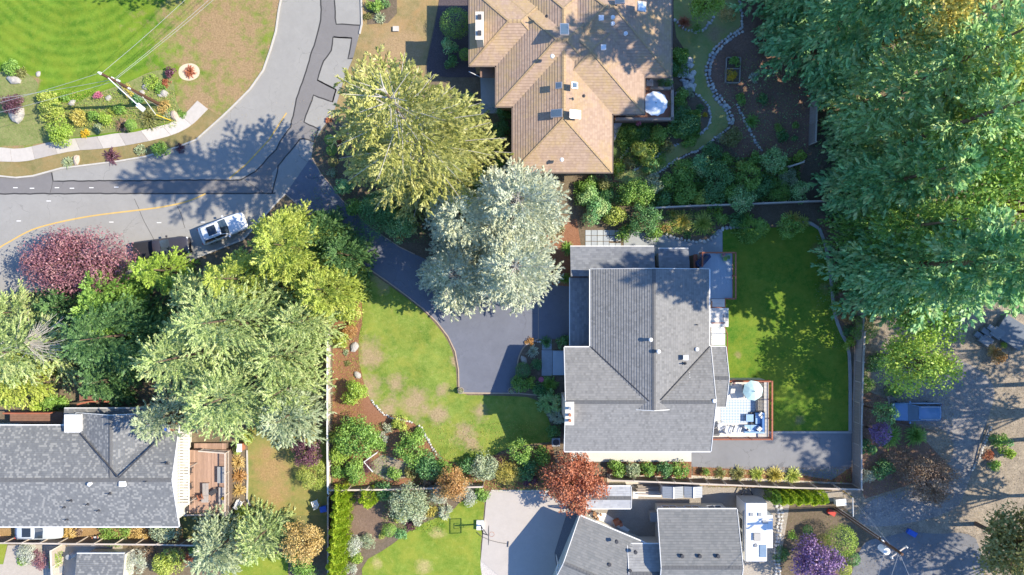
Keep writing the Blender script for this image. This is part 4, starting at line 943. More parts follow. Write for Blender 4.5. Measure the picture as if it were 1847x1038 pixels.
def railing(t,pts,z,h,mat,bal=True,topw=.14,bay=1.8,balm=None,name='railing'):
    """pts = world xy points at deck level; top rail, posts, balusters"""
    for i in range(len(pts)-1):
        a,b=Vector((*pts[i][:2],0)),Vector((*pts[i+1][:2],0)); d=b-a; L=d.length; u=d/L; ang=math.atan2(u.y,u.x); c=(a+b)/2
        m=MB(); m.box((c.x,c.y,z+h),(L+topw*.8,topw,.05),ang); m.build('top_rail',mat,t)
        m=MB(); m.box((c.x,c.y,z+.1),(L,.05,.06),ang); n=int(L/.13)
        if bal:
            for k in range(1,n): q=a+u*(L*k/n); m.box((q.x,q.y,z+h/2),(.035,.035,h-.1),ang)
        m.build('balusters',balm or mat,t,kind='stuff')
        n=max(1,round(L/bay))
        for k in range(n+1):
            if k==n and i<len(pts)-2: continue
            q=a+u*(L*k/n); m=MB(); m.box((q.x,q.y,z+h/2+.03),(.1,.1,h+.06),ang); m.build('post',mat,t)
# terrace with the teal umbrella
tz=2.3
t1,a,b=deck('sunny terrace deck with brown railing, rug and blue sofa','1278' and 1278,686,1386,789,tz,plain('terrace_board',(.68,.65,.60),.7,.05),'Y',skirt=M['wallgray'])
railing(t1,[(a.x+1.6,a.y),(b.x,a.y),(b.x,b.y),(a.x,b.y)],tz,1.0,M['brownrail'],balm=M['brownrail'])
m=MB(); m.bb(a.x+1.6,b.y+.1,tz+.98,a.x+1.62,a.y,tz+1.0)
rug_m,nt,N,L_=newmat('rug_pattern'); v=wpos(nt); ck=N.new('ShaderNodeTexChecker'); mp=N.new('ShaderNodeMapping'); mp.inputs['Rotation'].default_value=(0,0,R(45)); L_.new(v,mp.inputs[0]); L_.new(mp.outputs[0],ck.inputs['Vector']); ck.inputs['Scale'].default_value=5.2; ck.inputs['Color1'].default_value=(.55,.60,.64,1); ck.inputs['Color2'].default_value=(.36,.43,.50,1); finish(nt,ck.outputs[0],.95)
p,q=P(1300,721,tz),P(1361,763,tz); m=MB(); m.bb(p.x,q.y,tz+.003,q.x,p.y,tz+.018); single(m,'outdoor_rug',rug_m,'patterned pale blue rug in the middle of the terrace','rug')
def umbrella(px,py,z,r,n,label,mat,zb,dp=.45):
    c=P(px,py,z); t=thing('parasol',label,'umbrella',(c.x,c.y,zb)); 
    for k in range(n):
        a0=2*PI*k/n+.2; a1=2*PI*(k+1)/n+.2; am=(a0+a1)/2; m=MB()
        e0=(c.x+r*math.cos(a0),c.y+r*math.sin(a0),z-dp); e1=(c.x+r*math.cos(a1),c.y+r*math.sin(a1),z-dp); em=(c.x+r*.93*math.cos(am),c.y+r*.93*math.sin(am),z-dp+.03)
        h0=(c.x+r*.5*math.cos(a0),c.y+r*.5*math.sin(a0),z-dp*.38); h1=(c.x+r*.5*math.cos(a1),c.y+r*.5*math.sin(a1),z-dp*.38); top=(c.x,c.y,z)
        m.add([top,h0,h1,e0,em,e1],[(0,1,2),(1,3,4),(1,4,2),(2,4,5)]); m.build('canopy_panel',mat,t)
        m=MB(); m.tube([top,h0,e0],.015,4); m.v=[(x,y,zz-.06) for x,y,zz in m.v]; m.build('rib',M['steel'],t)
    m=MB(); m.tube([(c.x,c.y,zb+.02),(c.x,c.y,z-.02)],.03,8); m.build('pole',M['steel'],t); m=MB(); m.cyl((c.x,c.y,z),.04,.1,8); m.build('finial',M['dark'],t)
    m=MB(); m.cyl((c.x,c.y,zb),.3,.07,14); m.build('base',M['dark'],t); return t
umbrella(1361,706,tz+2.5,.97,8,'pale teal octagonal umbrella over the sunny terrace',M['teal'],tz)
pt=thing('round_table','round dining table in the shade beneath the teal umbrella','table',P(1359,708,tz)+Vector((-.5,0,0)))
c=worg(pt); m=MB(); m.cyl((c.x,c.y,tz+.7),.5,.04,16); m.build('table_top',M['dark'],pt); m=MB(); m.tube([(c.x,c.y,tz),(c.x,c.y,tz+.7)],.05); m.build('leg',M['dark'],pt)
def chair(px,py,z,rz,label,mat,seatm=None,arm=True,name='patio_chair',group=None):
    t=thing(name,label,'chair',P(px,py,z),rz,group); s=seatm or mat
    m=MB()
    for k in range(5): m.box((-.22+k*.11,0,.38-.015*k*0),(.09,.5,.025))
    m.build('seat',s,t,rel=False)
    m=MB()
    for k in range(5): m.box((-.36,-.2+k*.1,.66),(.025,.085,.6),0,('Y',-.3))
    m.build('backrest',s,t,rel=False)
    for x in (-.24,.26):
        for y in (-.25,.25): m=MB(); m.tube([(x,y,0),(x,y,.4 if x<0 else .58)],.025,4); m.build('leg',mat,t,rel=False)
    if arm:
        for y in (-.28,.28): m=MB(); m.box((0,y,.59),(.62,.09,.025)); m.build('armrest',mat,t,rel=False)
    return t
chair(1311,773,tz,R(75),'left one of two pale slatted lounge chairs below the rug',M['pale'])
chair(1327,773,tz,R(70),'right one of two pale slatted lounge chairs, next to the sofa',M['pale'])
chair(1346,699,tz,R(-20),'pale dining chair peeking out upper left of the teal umbrella',M['pale'])
chair(1345,711,tz,R(20),'white dining chair at the left rim of the teal umbrella',M['pale'])
chair(1299,766,tz,R(30),'wire-framed white chair beside the covered grill',M['steel'],M['pale'])
sf=thing('corner_sofa','blue L-shaped corner sofa with white pillows on the terrace','sofa',P(1372,768,tz))
def tb(par,name,x0,y0,x1,y1,z0,z1,mat,zz=None):
    a_,b_=P(x0,y0,zz if zz is not None else z1),P(x1,y1,zz if zz is not None else z1); m=MB(); m.bb(a_.x,b_.y,z0,b_.x,a_.y,z1); return m.build(name,mat,par)
tb(sf,'base',1354,744,1380,781,tz,tz+.22,M['dark']); 
tb(sf,'seat',1363,745,1372,765,tz+.24,tz+.42,M['ltblue']); tb(sf,'seat',1343,767,1353,778,tz+.24,tz+.42,M['ltblue']); tb(sf,'seat',1353.5,767,1364,778,tz+.24,tz+.42,M['ltblue']); tb(sf,'seat',1364.5,766,1374,778,tz+.24,tz+.40,M['bluecloth'])
tb(sf,'backrest',1375,745,1379,778,tz+.22,tz+.75,M['bluecloth']); tb(sf,'backrest',1343,779,1379,782,tz+.22,tz+.75,M['ltblue'])
for x,y,an in ((1371,747,.9),(1374,751,1.0),(1346,773,-.7),(1349,775,-.6),(1368,773,.8),(1371,775,.75)): m=MB(); p=P(x,y,tz+.6); m.box((p.x,p.y,tz+.56),(.42,.14,.38),an); m.build('pillow',M['white'],sf)
ct=thing('coffee_table','square light blue coffee table in the bend of the sofa','table',P(1352,754,tz)); tb(ct,'table_top',1346,748,1359,761,tz+.36,tz+.42,M['ltblue']); tb(ct,'base',1347,749,1358,760,tz,tz+.35,M['dark'])
gr=thing('covered_grill','dark covered grill at the lower left corner of the terrace','grill',P(1291,778,tz)); m=MB(); m.prism([tuple(P(x,y,tz+1)[:2]) for x,y in ((1283,772),(1292,772),(1299,784),(1297,787),(1283,787))],tz,tz+.95); m.build('cover',plain('grill_cover',(.16,.16,.165),.8,.15),gr); m=MB(); p=P(1291,779,tz+1); m.box((p.x,p.y,tz+1.0),(.5,.45,.12),.2); m.build('lid',M['dark'],gr)
st=thing('slatted_bench','dark slatted bench along the right railing of the terrace','bench',P(1372,735,tz))
for k in range(7): x=1364.5+k*2.05; tb(st,'slat',x,688,x+1.2,744,tz+.38,tz+.42,M['dark'])
for y in (690,716,742): tb(st,'leg',1365,y,1378,y+1.5,tz,tz+.37,M['dark'])
shrub(1315,691,5,'fine','lime','green potted plant at the upper left corner of the terrace',h=.5,cat='potted plant',zb=tz); shrub(1322,690,5,'fine','pink','red flowering pot plant in the upper left corner of the terrace',h=.5,cat='potted plant',zb=tz)
# upper grey-blue terrace, stairs
uz=2.6
t2,a,b=deck('shaded blue-grey upper deck with brown railing above the stairs',1262,457,1321,539,uz,M['greydeck'],'Y',skirt=M['wallgray'])
railing(t2,[(a.x,a.y-1.3),(a.x,a.y),(b.x,a.y),(b.x,b.y),(b.x-.7,b.y)],uz,1.0,M['brownrail'],bal=False)
t2b,_,_=deck('narrow reddish boardwalk strip at the left of the upper deck',1251,459,1258,484,uz-.3,M['brownrail'],'Y')
cv=thing('covered_sofa','long dark blue covered bench set diagonally on the upper deck','bench',P(1270,470,uz)); m=MB(); m.prism([tuple(P(x,y,uz+.8)[:2]) for x,y in ((1258,472),(1274,459),(1281,459),(1283,464),(1268,481),(1262,482),(1258,479))],uz,uz+.75); m.build('cover',plain('cover_navy',(.035,.055,.12),.7,.15),cv); m=MB(); m.prism([tuple(P(x,y,uz+.9)[:2]) for x,y in ((1260,474),(1275,461),(1279,463),(1264,478))],uz+.75,uz+.88); m.build('fold',M['dark'],cv)
pots=[(1303,461,'red','pink','round pot with red flowers at the corner of the upper deck'),(1306,468,'g','lime','lowest of three round green pots on the upper deck'),(1312,464,'g','dkgreen','round green pot nearest the corner post of the upper deck')]
for x,y,_,c_,lb in pots:
    t=thing('flower_pot',lb,'plant pot',P(x,y,uz)); c=worg(t); m=MB(); m.cyl((c.x,c.y,uz),.16,.3,12,.22); m.build('pot',plain('pot_green',(.30,.42,.22),.7,.1),t); g=np.random.default_rng(x); o=link('plant',kites(*lump_leaves(.2,.2,90,.08,g),'plant',LM(c_)),t,(0,0,.26))
sr=thing('outdoor_stairs','white stairs with two landings between the upper deck and the lawn','stairs',P(1297,585))
tb(sr,'landing',1281,556,1314,590,1.35,1.5,plain('landing_white',(.72,.70,.66),.6,.04)); tb(sr,'base',1281,556,1314,590,0,1.34,M['wallgray'],1.4)
for k in range(6): tb(sr,'tread',1283,540+k*2.6,1308,542.4+k*2.6,uz-.35-k*.18,uz-.28-k*.18,M['white'])
for k in range(10): tb(sr,'tread',1283,590.5+k*3.2,1308,593.5+k*3.2,1.28-k*.12,1.35-k*.12,M['pale'])
tb(sr,'vent_grille',1304,567,1307,579,1.501,1.53,M['gray']); tb(sr,'vent_grille',1309,566,1313,580,1.501,1.53,M['gray'])
for x0,y0,x1,y1,z0,z1 in ((1307,590,1312,603,2.4,2.2),(1312,603,1312,665,2.2,1.1),(1284,544,1284,556,2.9,2.4),(1284,555,1308,555,2.3,2.3),(1284,583,1308,583,2.3,2.3),(1308,540,1308,555,3.2,2.4)):
    m=MB(); m.tube([P(x0,y0,z0),P(x1,y1,z1)],.045,6); m.build('handrail',M['brownrail'],sr)
for x,y in ((1284,556),(1284,583),(1308,583),(1312,603),(1312,630),(1284,605),(1312,660)): p=P(x,y,2.2); m=MB(); m.tube([(p.x,p.y,.05),(p.x,p.y,2.2 if y<600 else 2.2-(y-600)*.018)],.03,5); m.build('post',M['dark'],sr)
# deck with the round umbrella at the tan house
dz=1.1
t3,a,b=deck('reddish deck with grey railing holding a big round white umbrella',1109,148,1209,219,dz,plain('deck_red',(.40,.21,.15),.8,.15),'Y',.15)
railing(t3,[(a.x,b.y),(b.x,b.y),(b.x,a.y-.9),(a.x+3.4,a.y-.9)],dz,.95,M['fencew'],topw=.26)
umbrella(1183,186,dz+2.5,1.2,12,'big round white umbrella on the reddish deck',plain('white_canvas',(.74,.80,.84),.7,.02),dz,.25)
chair(1170,153,dz,R(-90),'small white chair in the recess between deck railing and tan roof',M['pale'])
tb(thing('deck_planter','long grey planter box full of greens above the umbrella deck','planter',P(1200,150)),'box',1176,141,1214,158,0,1.2,M['fencew'],1.2)
shrub(1194,149,9,'round','dkgreen','leafy greens growing in the left half of the long planter',h=.5,zb=1.15,cat='plant'); shrub(1207,149,9,'round','green','brighter greens spilling from the right half of the long planter',h=.55,zb=1.15,cat='plant')
shrub(1207,189,7,'fine','greyg','grey-leaved pot plant right of the big round umbrella',h=.7,zb=dz,cat='potted plant'); shrub(1152,223,5,'fine','pink','pink and white flowers hanging on the deck railing',h=.5,zb=.9,cat='flowers')
# lower left deck with railings and furniture
lz=1.0
t4,a,b=deck('weathered reddish timber deck with benches beside the striped awning',341,812,413,926,lz,M['decky'],'Y',.15)
railing(t4,[(a.x+1.4,a.y+.1),(b.x,a.y-.1),(b.x,b.y)],lz,.95,M['fencetop'],topw=.12)
railing(t4,[(b.x,b.y),(a.x-.4,b.y-.1)],lz,.35,M['fencetop'],bal=False)
m=MB()
t5,_,_=deck('reddish steps running down from the top of the awning deck',350,800,408,811,.7,M['decky'],'Y',.2,name='deck_steps',cat='steps')
t6,_,_=deck('brown boardwalk terrace above the left part of the mottled roof',18,743,113,764,1.4,plain('deck_brown',(.22,.125,.09),.8,.2),'X',.2)
railing(t6,[tuple(P(18,743,1.4)[:2]),tuple(P(100,743,1.4)[:2])],1.4,.9,M['brownrail'],bal=False)
t7,_,_=deck('dark brown steps and landing in the shade of the conifers above the mottled roof',143,708,205,724,.8,plain('deck_brown2',(.26,.13,.09),.8,.2),'Y',.2,name='deck_steps',cat='steps')
railing(t7,[tuple(P(150,727,.8)[:2]),tuple(P(172,722,.8)[:2]),tuple(P(205,722,.8)[:2])],.8,.9,M['brownrail'],bal=False)
chair(344,847,lz,R(-10),'upper one of two dark round wicker chairs at the striped awning',M['dark'],name='wicker_chair')
chair(344,875,lz,R(10),'lower one of two dark round wicker chairs at the striped awning',M['dark'],name='wicker_chair')
def armch(px,py,w_,d_,label,nm='patio_bench',cat='bench',mt=None,z=lz,rz=0):
    t=thing(nm,label,cat,P(px,py,z),rz); mt=mt or plain('weathered_grey',(.36,.33,.31),.8,.15)
    m=MB()
    n=max(3,int(w_/.14))
    for k in range(n): m.box((-w_/2+w_*(k+.5)/n,0,.42),(w_/n-.02,d_,.03))
    m.build('seat',mt,t,rel=False); m=MB()
    for x in (-w_/2+.05,w_/2-.05):
        for y in (-d_/2+.05,d_/2-.05): m.tube([(x,y,0),(x,y,.4)],.03,4)
    m.build('legs',mt,t,rel=False); return t
armch(374,881,.6,1.2,'grey lounger in the middle of the reddish deck','lounger','lounger')
armch(373,898,.7,.7,'grey square footstool below the lounger on the reddish deck','footstool','stool')
armch(402,855,.75,1.6,'long grey storage bench against the right railing of the reddish deck',mt=M['gray'])
armch(403,893,.6,1.7,'long pale bench with yellow flowers on the reddish deck')
armch(388,886,.8,.45,'dark tilted side table between lounger and bench','side_table','table',mt=M['dark'],rz=.6)
chair(345,901,lz,0,'dark slatted chair low at the left side of the reddish deck',M['dark'])
chair(364,895,lz,R(200),'orange folding chair lying open beside the lounger',M['terracotta'],arm=False)
bo=thing('deck_planter','flower pot with yellow blooms standing on the pale bench','plant pot',P(405,898,lz+.45)); c=worg(bo); m=MB(); m.cyl((c.x,c.y,c.z),.14,.2,10,.18); m.build('pot',M['terracotta'],bo); link('plant',kites(*lump_leaves(.22,.2,90,.08,np.random.default_rng(3)),'plant',LM('flower')),bo,(0,0,.18))
m=MB(); p=P(335,918,1.0); m.cyl((p.x,p.y,lz),.32,.5,12,.25); m.cyl((p.x,p.y,lz+.5),.26,.06,12,.05); single(m,'kettle_grill',M['dark'],'round black kettle grill below the striped awning','grill')
m=MB(); p=P(327,922,.5); m.box((p.x,p.y,.9),(.6,.5,.3),.3); single(m,'white_box',M['white'],'white box in the corner below the striped awning','box')
bn=thing('birdhouse_box','small reddish hutch with white roof on the grass above the gold border','hutch',P(438,804)); p=worg(bn); m=MB(); m.box((p.x,p.y,.5),(.5,.7,1.0)); m.build('body',M['terracotta'],bn); m=MB(); m.box((p.x+.05,p.y,1.05),(.5,.8,.08),0,('Y',.2)); m.build('roof',M['pale'],bn)
m=MB(); m.strip(PL([(446,812),(447,860),(446,900),(452,912)]),.15,0,.12); m.build('bed_edging',M['kerb'],None,kind='structure')
# ---------------------------------------------------------------- vehicles
def paint(name,col,rough=.25): 
    m,nt,N,L=newmat(name); v=wpos(nt); a=nnoise(nt,v,6,3,.7); p=finish(nt,nmix(nt,nmath(nt,'MULTIPLY',a,.35),col,sc3(col,.8)),rough,spec=.5); p.inputs['Coat Weight'].default_value=.6; p.inputs['Coat Roughness'].default_value=.08; return m
def car(name,label,cat,px,py,rz,L,Wd,H,body,roofm=None,cab=(-.44,.12,-.36,.0),sun=True,rack=True,pick=False,zt=1.0,gm=None):
    t=thing(name,label,cat,P(px,py,1.0).xy.to_3d(),rz); w=Wd/2
    S=[(-.5,.80,.42,.74),(-.485,.93,.30,.93),(-.44,.98,.24,1.0),(-.3,1,.22,1.0),(0,1,.22,1.0),(.14,.995,.22,.99),(.2,.99,.22,.97),(.36,.97,.24,.90),(.44,.92,.26,.83),(.48,.82,.32,.74),(.5,.62,.40,.62)]
    vs=[];fs=[]
    for x,ww,zb_,z1 in S:
        y=w*ww; z1=z1*zt; pr=[(0,zb_),(y*.9,zb_),(y,zb_+.15),(y,z1-.22),(y*.97,z1-.08),(y*.86,z1),(y*.4,z1+.035),(0,z1+.045)]
        ring=pr+[(-a,b) for a,b in pr[-2:0:-1]]; vs+=[(x*L,a,b) for a,b in ring]
    n=14
    for i in range(len(S)-1):
        for k in range(n): fs.append((i*n+k,i*n+(k+1)%n,(i+1)*n+(k+1)%n,(i+1)*n+k))
    fs+=[tuple(range(n))[::-1],tuple(range((len(S)-1)*n,len(S)*n))]
    m=MB(); m.add(vs,[f[::-1] for f in fs]); o=m.build('body',body,t,smooth=True,rel=False)
    xr,xf,xr1,xf1=[c*L for c in cab]; wb=w*.88; wt=w*.70; zb=zt*.98; zr=H
    if pick: pass
    b=[(xr,wb,zb),(xf,wb,zb),(xf+.12,0,zb),(xf,-wb,zb),(xr,-wb,zb)]; tp=[(xr1,wt,zr-.06),(xf1,wt,zr-.06),(xf1+.10,0,zr-.05),(xf1,-wt,zr-.06),(xr1,-wt,zr-.06)]
    def quadpart(nm,idx,mat):
        m=MB(); m.add([b[i] for i in idx]+[tp[i] for i in idx[::-1]],[tuple(range(2*len(idx)))]); return m.build(nm,mat,t,rel=False)
    quadpart('windshield',[3,2,1],gm or M['glass']); quadpart('rear_window',[0,4],M['glass']); quadpart('side_window',[1,0],M['glass']); quadpart('side_window',[4,3],M['glass'])
    m=MB()
    for i in (0,1,3,4):
        m.tube([b[i],tp[i]],.035,4)
    for s in (-1,1): xm=(xr+xf)/2; m.tube([(xm,s*wb,zb),((xr1+xf1)/2,s*wt,zr-.06)],.035,4)
    m.build('pillars',body,t,rel=False)
    rv=[];x0,x1=xr1-.06,xf1+.04; st_=[(x0,.86,-.05),(x0+.12,.98,-.01),((x0+x1)/2,1,.02),(x1-.12,.99,-.005),(x1,.93,-.04)]
    vs=[];
    for x,k,dz in st_: vs+=[(x,y*wt*1.04*k,zr+dz-abs(y)**3*.06) for y in (-1,-.8,-.3,.3,.8,1)]
    fs=[(i*6+k,(i+1)*6+k,(i+1)*6+k+1,i*6+k+1) for i in range(4) for k in range(5)]
    m=MB(); m.add(vs,fs); m.add([(x,y,z-.05) for x,y,z in vs],[f[::-1] for f in fs]); rf=m.build('roof',roofm or body,t,smooth=True,rel=False)
    if sun: m=MB(); m.box(((x0+x1)/2+.12,0,zr+.025),((x1-x0)*.48,wt*1.35,.02)); m.build('sunroof',M['glass'],rf,rel=False)
    if rack:
        for s in (-1,1): m=MB(); m.tube([(x0+.15,s*wt*.92,zr+.07),(x1-.15,s*wt*.92,zr+.07)],.02,5); m.build('roof_rail',M['steel'],rf,rel=False)
    if pick=='bed':
        m=MB(); m.box((-.30*L,0,1.0*zt+.05),(.36*L,Wd*.84,.06)); m.build('bed_cover',M['black'],t,rel=False)
    for x in (-.31*L,.31*L):
        for s in (-1,1):
            m=MB(); c=[(x,s*(w-.20),.34),(x,s*(w+.01),.34)]; m.tube(c,.34,16); wo=m.build('wheel',M['black'],t,rel=False)
            m=MB(); m.tube([(x,s*(w-.0),.34),(x,s*(w+.025),.34)],.21,12); m.build('rim',M['steel'],wo,rel=False)
    for s in (-1,1):
        m=MB(); m.box((.462*L,s*w*.66,.70*zt+.0),(.16,.36,.14),s*-.35); m.build('headlight',M['pale'],t,rel=False)
        m=MB(); m.box((-.494*L,s*w*.78,.80*zt),(.06,.2,.26)); m.build('taillight',M['red'],t,rel=False)
        m=MB(); m.box((xf*.86,s*(w+.09),zt+.06),(.14,.2,.14)); m.build('mirror',body,t,rel=False)
    m=MB(); m.box((-.5*L,0,.45),(.06,Wd*.5,.12)); m.build('number_plate',M['pale'],t,rel=False)
    return t
p_white=paint('white_car_paint',(.72,.74,.78)); p_dark=paint('dark_car_paint',(.045,.04,.045)); p_blue=paint('blue_car_paint',(.11,.22,.40),.2); p_sil=paint('pale_car_paint',(.55,.60,.64))
car('parked_car','white sports utility car with dark sunroof parked at the kerb, partly in tree shade','car',400,412,R(21.5),4.75,1.9,1.72,p_white)
car('pickup_truck','dark pickup with covered bed parked behind the white car, half under the foliage','pickup',289,448,R(7),5.6,1.95,1.8,p_dark,cab=(-.10,.16,-.06,.06),sun=False,rack=False,pick='bed')
car('parked_car','blue estate car on the dappled gravel drive','car',1656,744,R(180),4.9,1.85,1.5,p_blue,cab=(-.485,.20,-.40,.03),sun=False,gm=M['skyreflect'])
car('parked_car','pale car mostly hidden below the edge of the mottled grey roof','car',67,958,R(0),4.6,1.85,1.5,p_sil)
# caravan
rv=thing('caravan','large white caravan with roof vents and slide-out beside the angled wing house','caravan',P(1366,960)); H=3.15
def rb(par,nm,x0,y0,x1,y1,z0,z1,mat): return tb(par,nm,x0,y0,x1,y1,z0,z1,mat,H)
a,b=P(1344,908,H),P(1384,1013,H); m=MB()
x0,x1,y0,y1=a.x,b.x,b.y,a.y
prof=[(x0,.55),(x1,.55),(x1,H-.1),(x1-.1,H),(x0+.1,H),(x0,H-.1)]
vs=[(x,y1+.0,z) for x,z in prof]+[(x,y0,z) for x,z in prof]; m.add(vs,[(5,4,3,2,1,0)[::-1],(6,7,8,9,10,11)[::-1]]+[(k,6+k,6+(k+1)%6,(k+1)%6) for k in range(6)]); body=m.build('body',paint('caravan_white',(.74,.75,.76),.35),rv)
m=MB(); m.add([(x0,y1,.55),(x1,y1,.55),(x1,y1+.15,1.2),(x0,y1+.15,1.2),(x0,y1+.002,H-.1),(x1,y1+.002,H-.1)],[(0,3,2,1),(3,4,5,2)]); m.add([(x0,y1,.55),(x0,y1+.15,1.2),(x0,y1+.002,H-.1)],[(0,2,1)]); m.add([(x1,y1,.55),(x1,y1+.15,1.2),(x1,y1+.002,H-.1)],[(0,1,2)]); m.build('front_cap',M['gray'],rv)
so_=rb(rv,'slide_out',1384.3,931,1395,990,.9,H-.15,_mc['pale_plastic'])
for x,y in ((1355,928),(1370,928)): rb(rv,'roof_vent',x-3,y-3,x+3,y+3,H-.02,H+.1,M['gray'])
ac=rb(rv,'air_conditioner',1359,961,1371,975,H,H+.22,plain('ac_tan',(.40,.38,.35),.6,.1)); 
m=MB(); p=P(1363,984,H); m.cyl((p.x,p.y,H),.2,.12,12,.16); m.build('roof_vent',M['gray'],rv)
rb(rv,'skylight',1370,983,1382,1005,H,H+.08,plain('skylight_blue',(.20,.28,.38),.3,.1)); rb(rv,'antenna',1375,939,1385,944,H+.05,H+.12,M['gray']); m=MB(); m.tube([P(1356,937,H+.08),P(1388,934,H+.08)],.025,5); m.build('antenna_arm',M['pale'],rv)
for y in (945,968,996):
    m=MB(); q=P(1340,y,2); m.box((x0-.01,(CY-y)/PPM*.97,2.0),(.04,.9,.6)); m.build('window',M['glass'],rv)
m=MB(); m.box((x0-.06,(y0+y1)/2,H-.35),(.12,(y1-y0)*.7,.12)); m.build('awning_roll',M['gray'],rv)
for yy in (y0+1.2,y1-1.4): m=MB(); m.tube([(x0-.1,yy,.9),(x0-.12,yy+.05,H-.4)],.03,5); m.build('awning_arm',M['dark'],rv)
for yy in ((y0+y1)/2-.45,(y0+y1)/2+.45):
    for xx in (x0+.12,x1-.12): m=MB(); m.tube([(xx-.11,yy,.36),(xx+.11,yy,.36)],.36,16); m.build('wheel',M['black'],rv)
m=MB(); m.box((x0+1.1,y0-.1,.5),(1.9,.16,.16)); m.build('bumper',M['dark'],rv); m=MB(); m.tube([(x0+.5,y1,.5),((x0+x1)/2,y1+1.2,.5),(x1-.5,y1,.5)],.06,5); m.build('hitch',M['dark'],rv)
# ---------------------------------------------------------------- utility poles and wires
up=thing('utility_pole','brown utility pole with street lamp and wires in the planted bed at top left','utility pole',P(290,188))
B0=P(289,189); T0=P(184,135,10.2); T0=Vector((B0.x,B0.y,10.2))
m=MB(); m.tube([B0,T0],.17,10,.12); m.build('pole',M['polewood'],up)
m=MB(); m.cyl((B0.x,B0.y,10.2),.14,.3,8,.06); m.build('top_insulator',M['white'],up)
def arm(nm,z0,off,dz,r,mat,par=up,org=None):
    o_=org or B0; m=MB(); m.tube([Vector((o_.x,o_.y,z0)),Vector((o_.x+off[0],o_.y+off[1],z0+dz))],r,6); return m.build(nm,mat,par)
lampz=8.4
lp=P(256,195,7.6); m=MB(); m.tube([(B0.x,B0.y,9.2),((B0.x+lp.x)/2,(B0.y+lp.y)/2,8.7),(lp.x,lp.y,7.9)],.045,6); m.build('lamp_arm',M['pale'],up)
m=MB(); m.tube([(B0.x,B0.y,7.9),(lp.x,lp.y,7.85)],.025,5); m.build('brace',M['steel'],up)
m=MB(); m.box((lp.x,lp.y,7.8),(.75,.38,.2),R(-40)); lh_=m.build('lamp_head',M['white'],up); m=MB(); m.box((lp.x,lp.y,7.68),(.5,.26,.05),R(-40)); m.build('lens',M['pale'],lh_)
m=MB(); q=P(216,148,8.2); m.cyl((B0.x+.18,B0.y+.1,7.6),.1,.35,8); m.cyl((B0.x-.1,B0.y+.22,8.0),.08,.3,8); m.cyl((B0.x+.2,B0.y-.1,5.9),.09,.25,8); m.build('insulators',M['pale'],up,kind='stuff')
m=MB(); e_=P(236,222,.3); m.tube([(B0.x,B0.y,7.0),(B0.x+.12,B0.y-.3,4.0),(B0.x,B0.y-.25,.2)],.03,5); m.build('conduit',M['steel'],up)
g0=Vector((B0.x,B0.y,3.6)); g1=P(281,207,1.7); g2=P(309,218,.02); m=MB(); m.tube([g0,g1],.03,5); m.build('guy_wire',M['pale'],up); m=MB(); m.tube([g1,g2],.05,6); m.build('guy_guard',M['yellow'],up)
def wire(label,a,b,sag=.5,r=.015):
    m=MB(); pts=[a.lerp(b,t)-Vector((0,0,4*sag*t*(1-t))) for t in [k/8 for k in range(9)]]; m.tube(pts,r,4); return m.build('wire',M['wire'],up)
for (z,fx,fy,fz) in ((10.1,322,-4,10),(8.3,366,-4,8.4),(8.1,374,-4,8.0)):
    a=Vector((B0.x,B0.y,z)); b=P(fx,fy,fz); d=(b-a); wire('',a,a+d*2.6,.9)
for (z,fx,fy,fz) in ((10.3,0,178,10),(8.4,0,172,8.3),(8.0,0,196,8.1)):
    a=Vector((B0.x,B0.y,z)); b=P(fx,fy,fz); wire('',a,a+(b-a)*2.4,.8)
up2=thing('utility_pole','utility pole with transformer and pale conduits, bottom right by the paved lane','utility pole',P(1507,918))
B2=P(1507,918); m=MB(); m.tube([B2,Vector((B2.x,B2.y,12))],.17,10,.12); m.build('pole',M['polewood'],up2)
for s in (-.16,.05): m=MB(); m.tube([(B2.x+s-.06,B2.y+.24+s*.6,.1),(B2.x+s-.06,B2.y+.24+s*.6,8.6)],.035,6); m.build('conduit',M['steel'],up2)
tq=P(1601,992,9.4); m=MB(); m.cyl((B2.x-.35,B2.y-.42,9.3),.3,.95,14); m.cyl((B2.x-.35,B2.y-.42,10.25),.12,.25,8); m.build('transformer',M['pale'],up2)
for z,l,an in ((11.4,1.7,R(35)),(9.4,1.0,R(-40))):
    m=MB(); m.box((B2.x,B2.y,z),(l,.10,.10),an); ca=m.build('crossarm',M['fencetop'],up2); m=MB()
    for s in (-.45,.45): m.cyl((B2.x+math.cos(an)*l*s,B2.y+math.sin(an)*l*s,z+.05),.06,.2,8)
    m.build('insulator',M['white'],ca)
for z,fx,fy in ((11.5,1609,1036),(9.5,1585,1036),(11.5,1640,1040)):
    a=Vector((B2.x,B2.y,z)); b=P(fx,fy,z+1.0); m=MB(); m.tube([a,a+(b-a)*3],.018,4); m.build('wire',M['wire'],up2)
for fx,fy in ((1520,880),(1545,905)):
    a=Vector((B2.x,B2.y,10.5)); b=P(fx,fy,3.0); m=MB(); m.tube([a,b],.01,4); m.build('wire',M['wire'],up2)
gg=thing('guy_stake','yellow guarded guy wire stake at the fence corner near the utility pole','guy wire',P(1520,886)); m=MB(); m.tube([P(1520,886),P(1538,898,1.9)],.05,6); m.build('guard',M['yellow'],gg); m=MB(); m.tube([P(1538,898,1.9),P(1539,932,3.6)],.045,6); m.build('rod',M['pale'],gg)
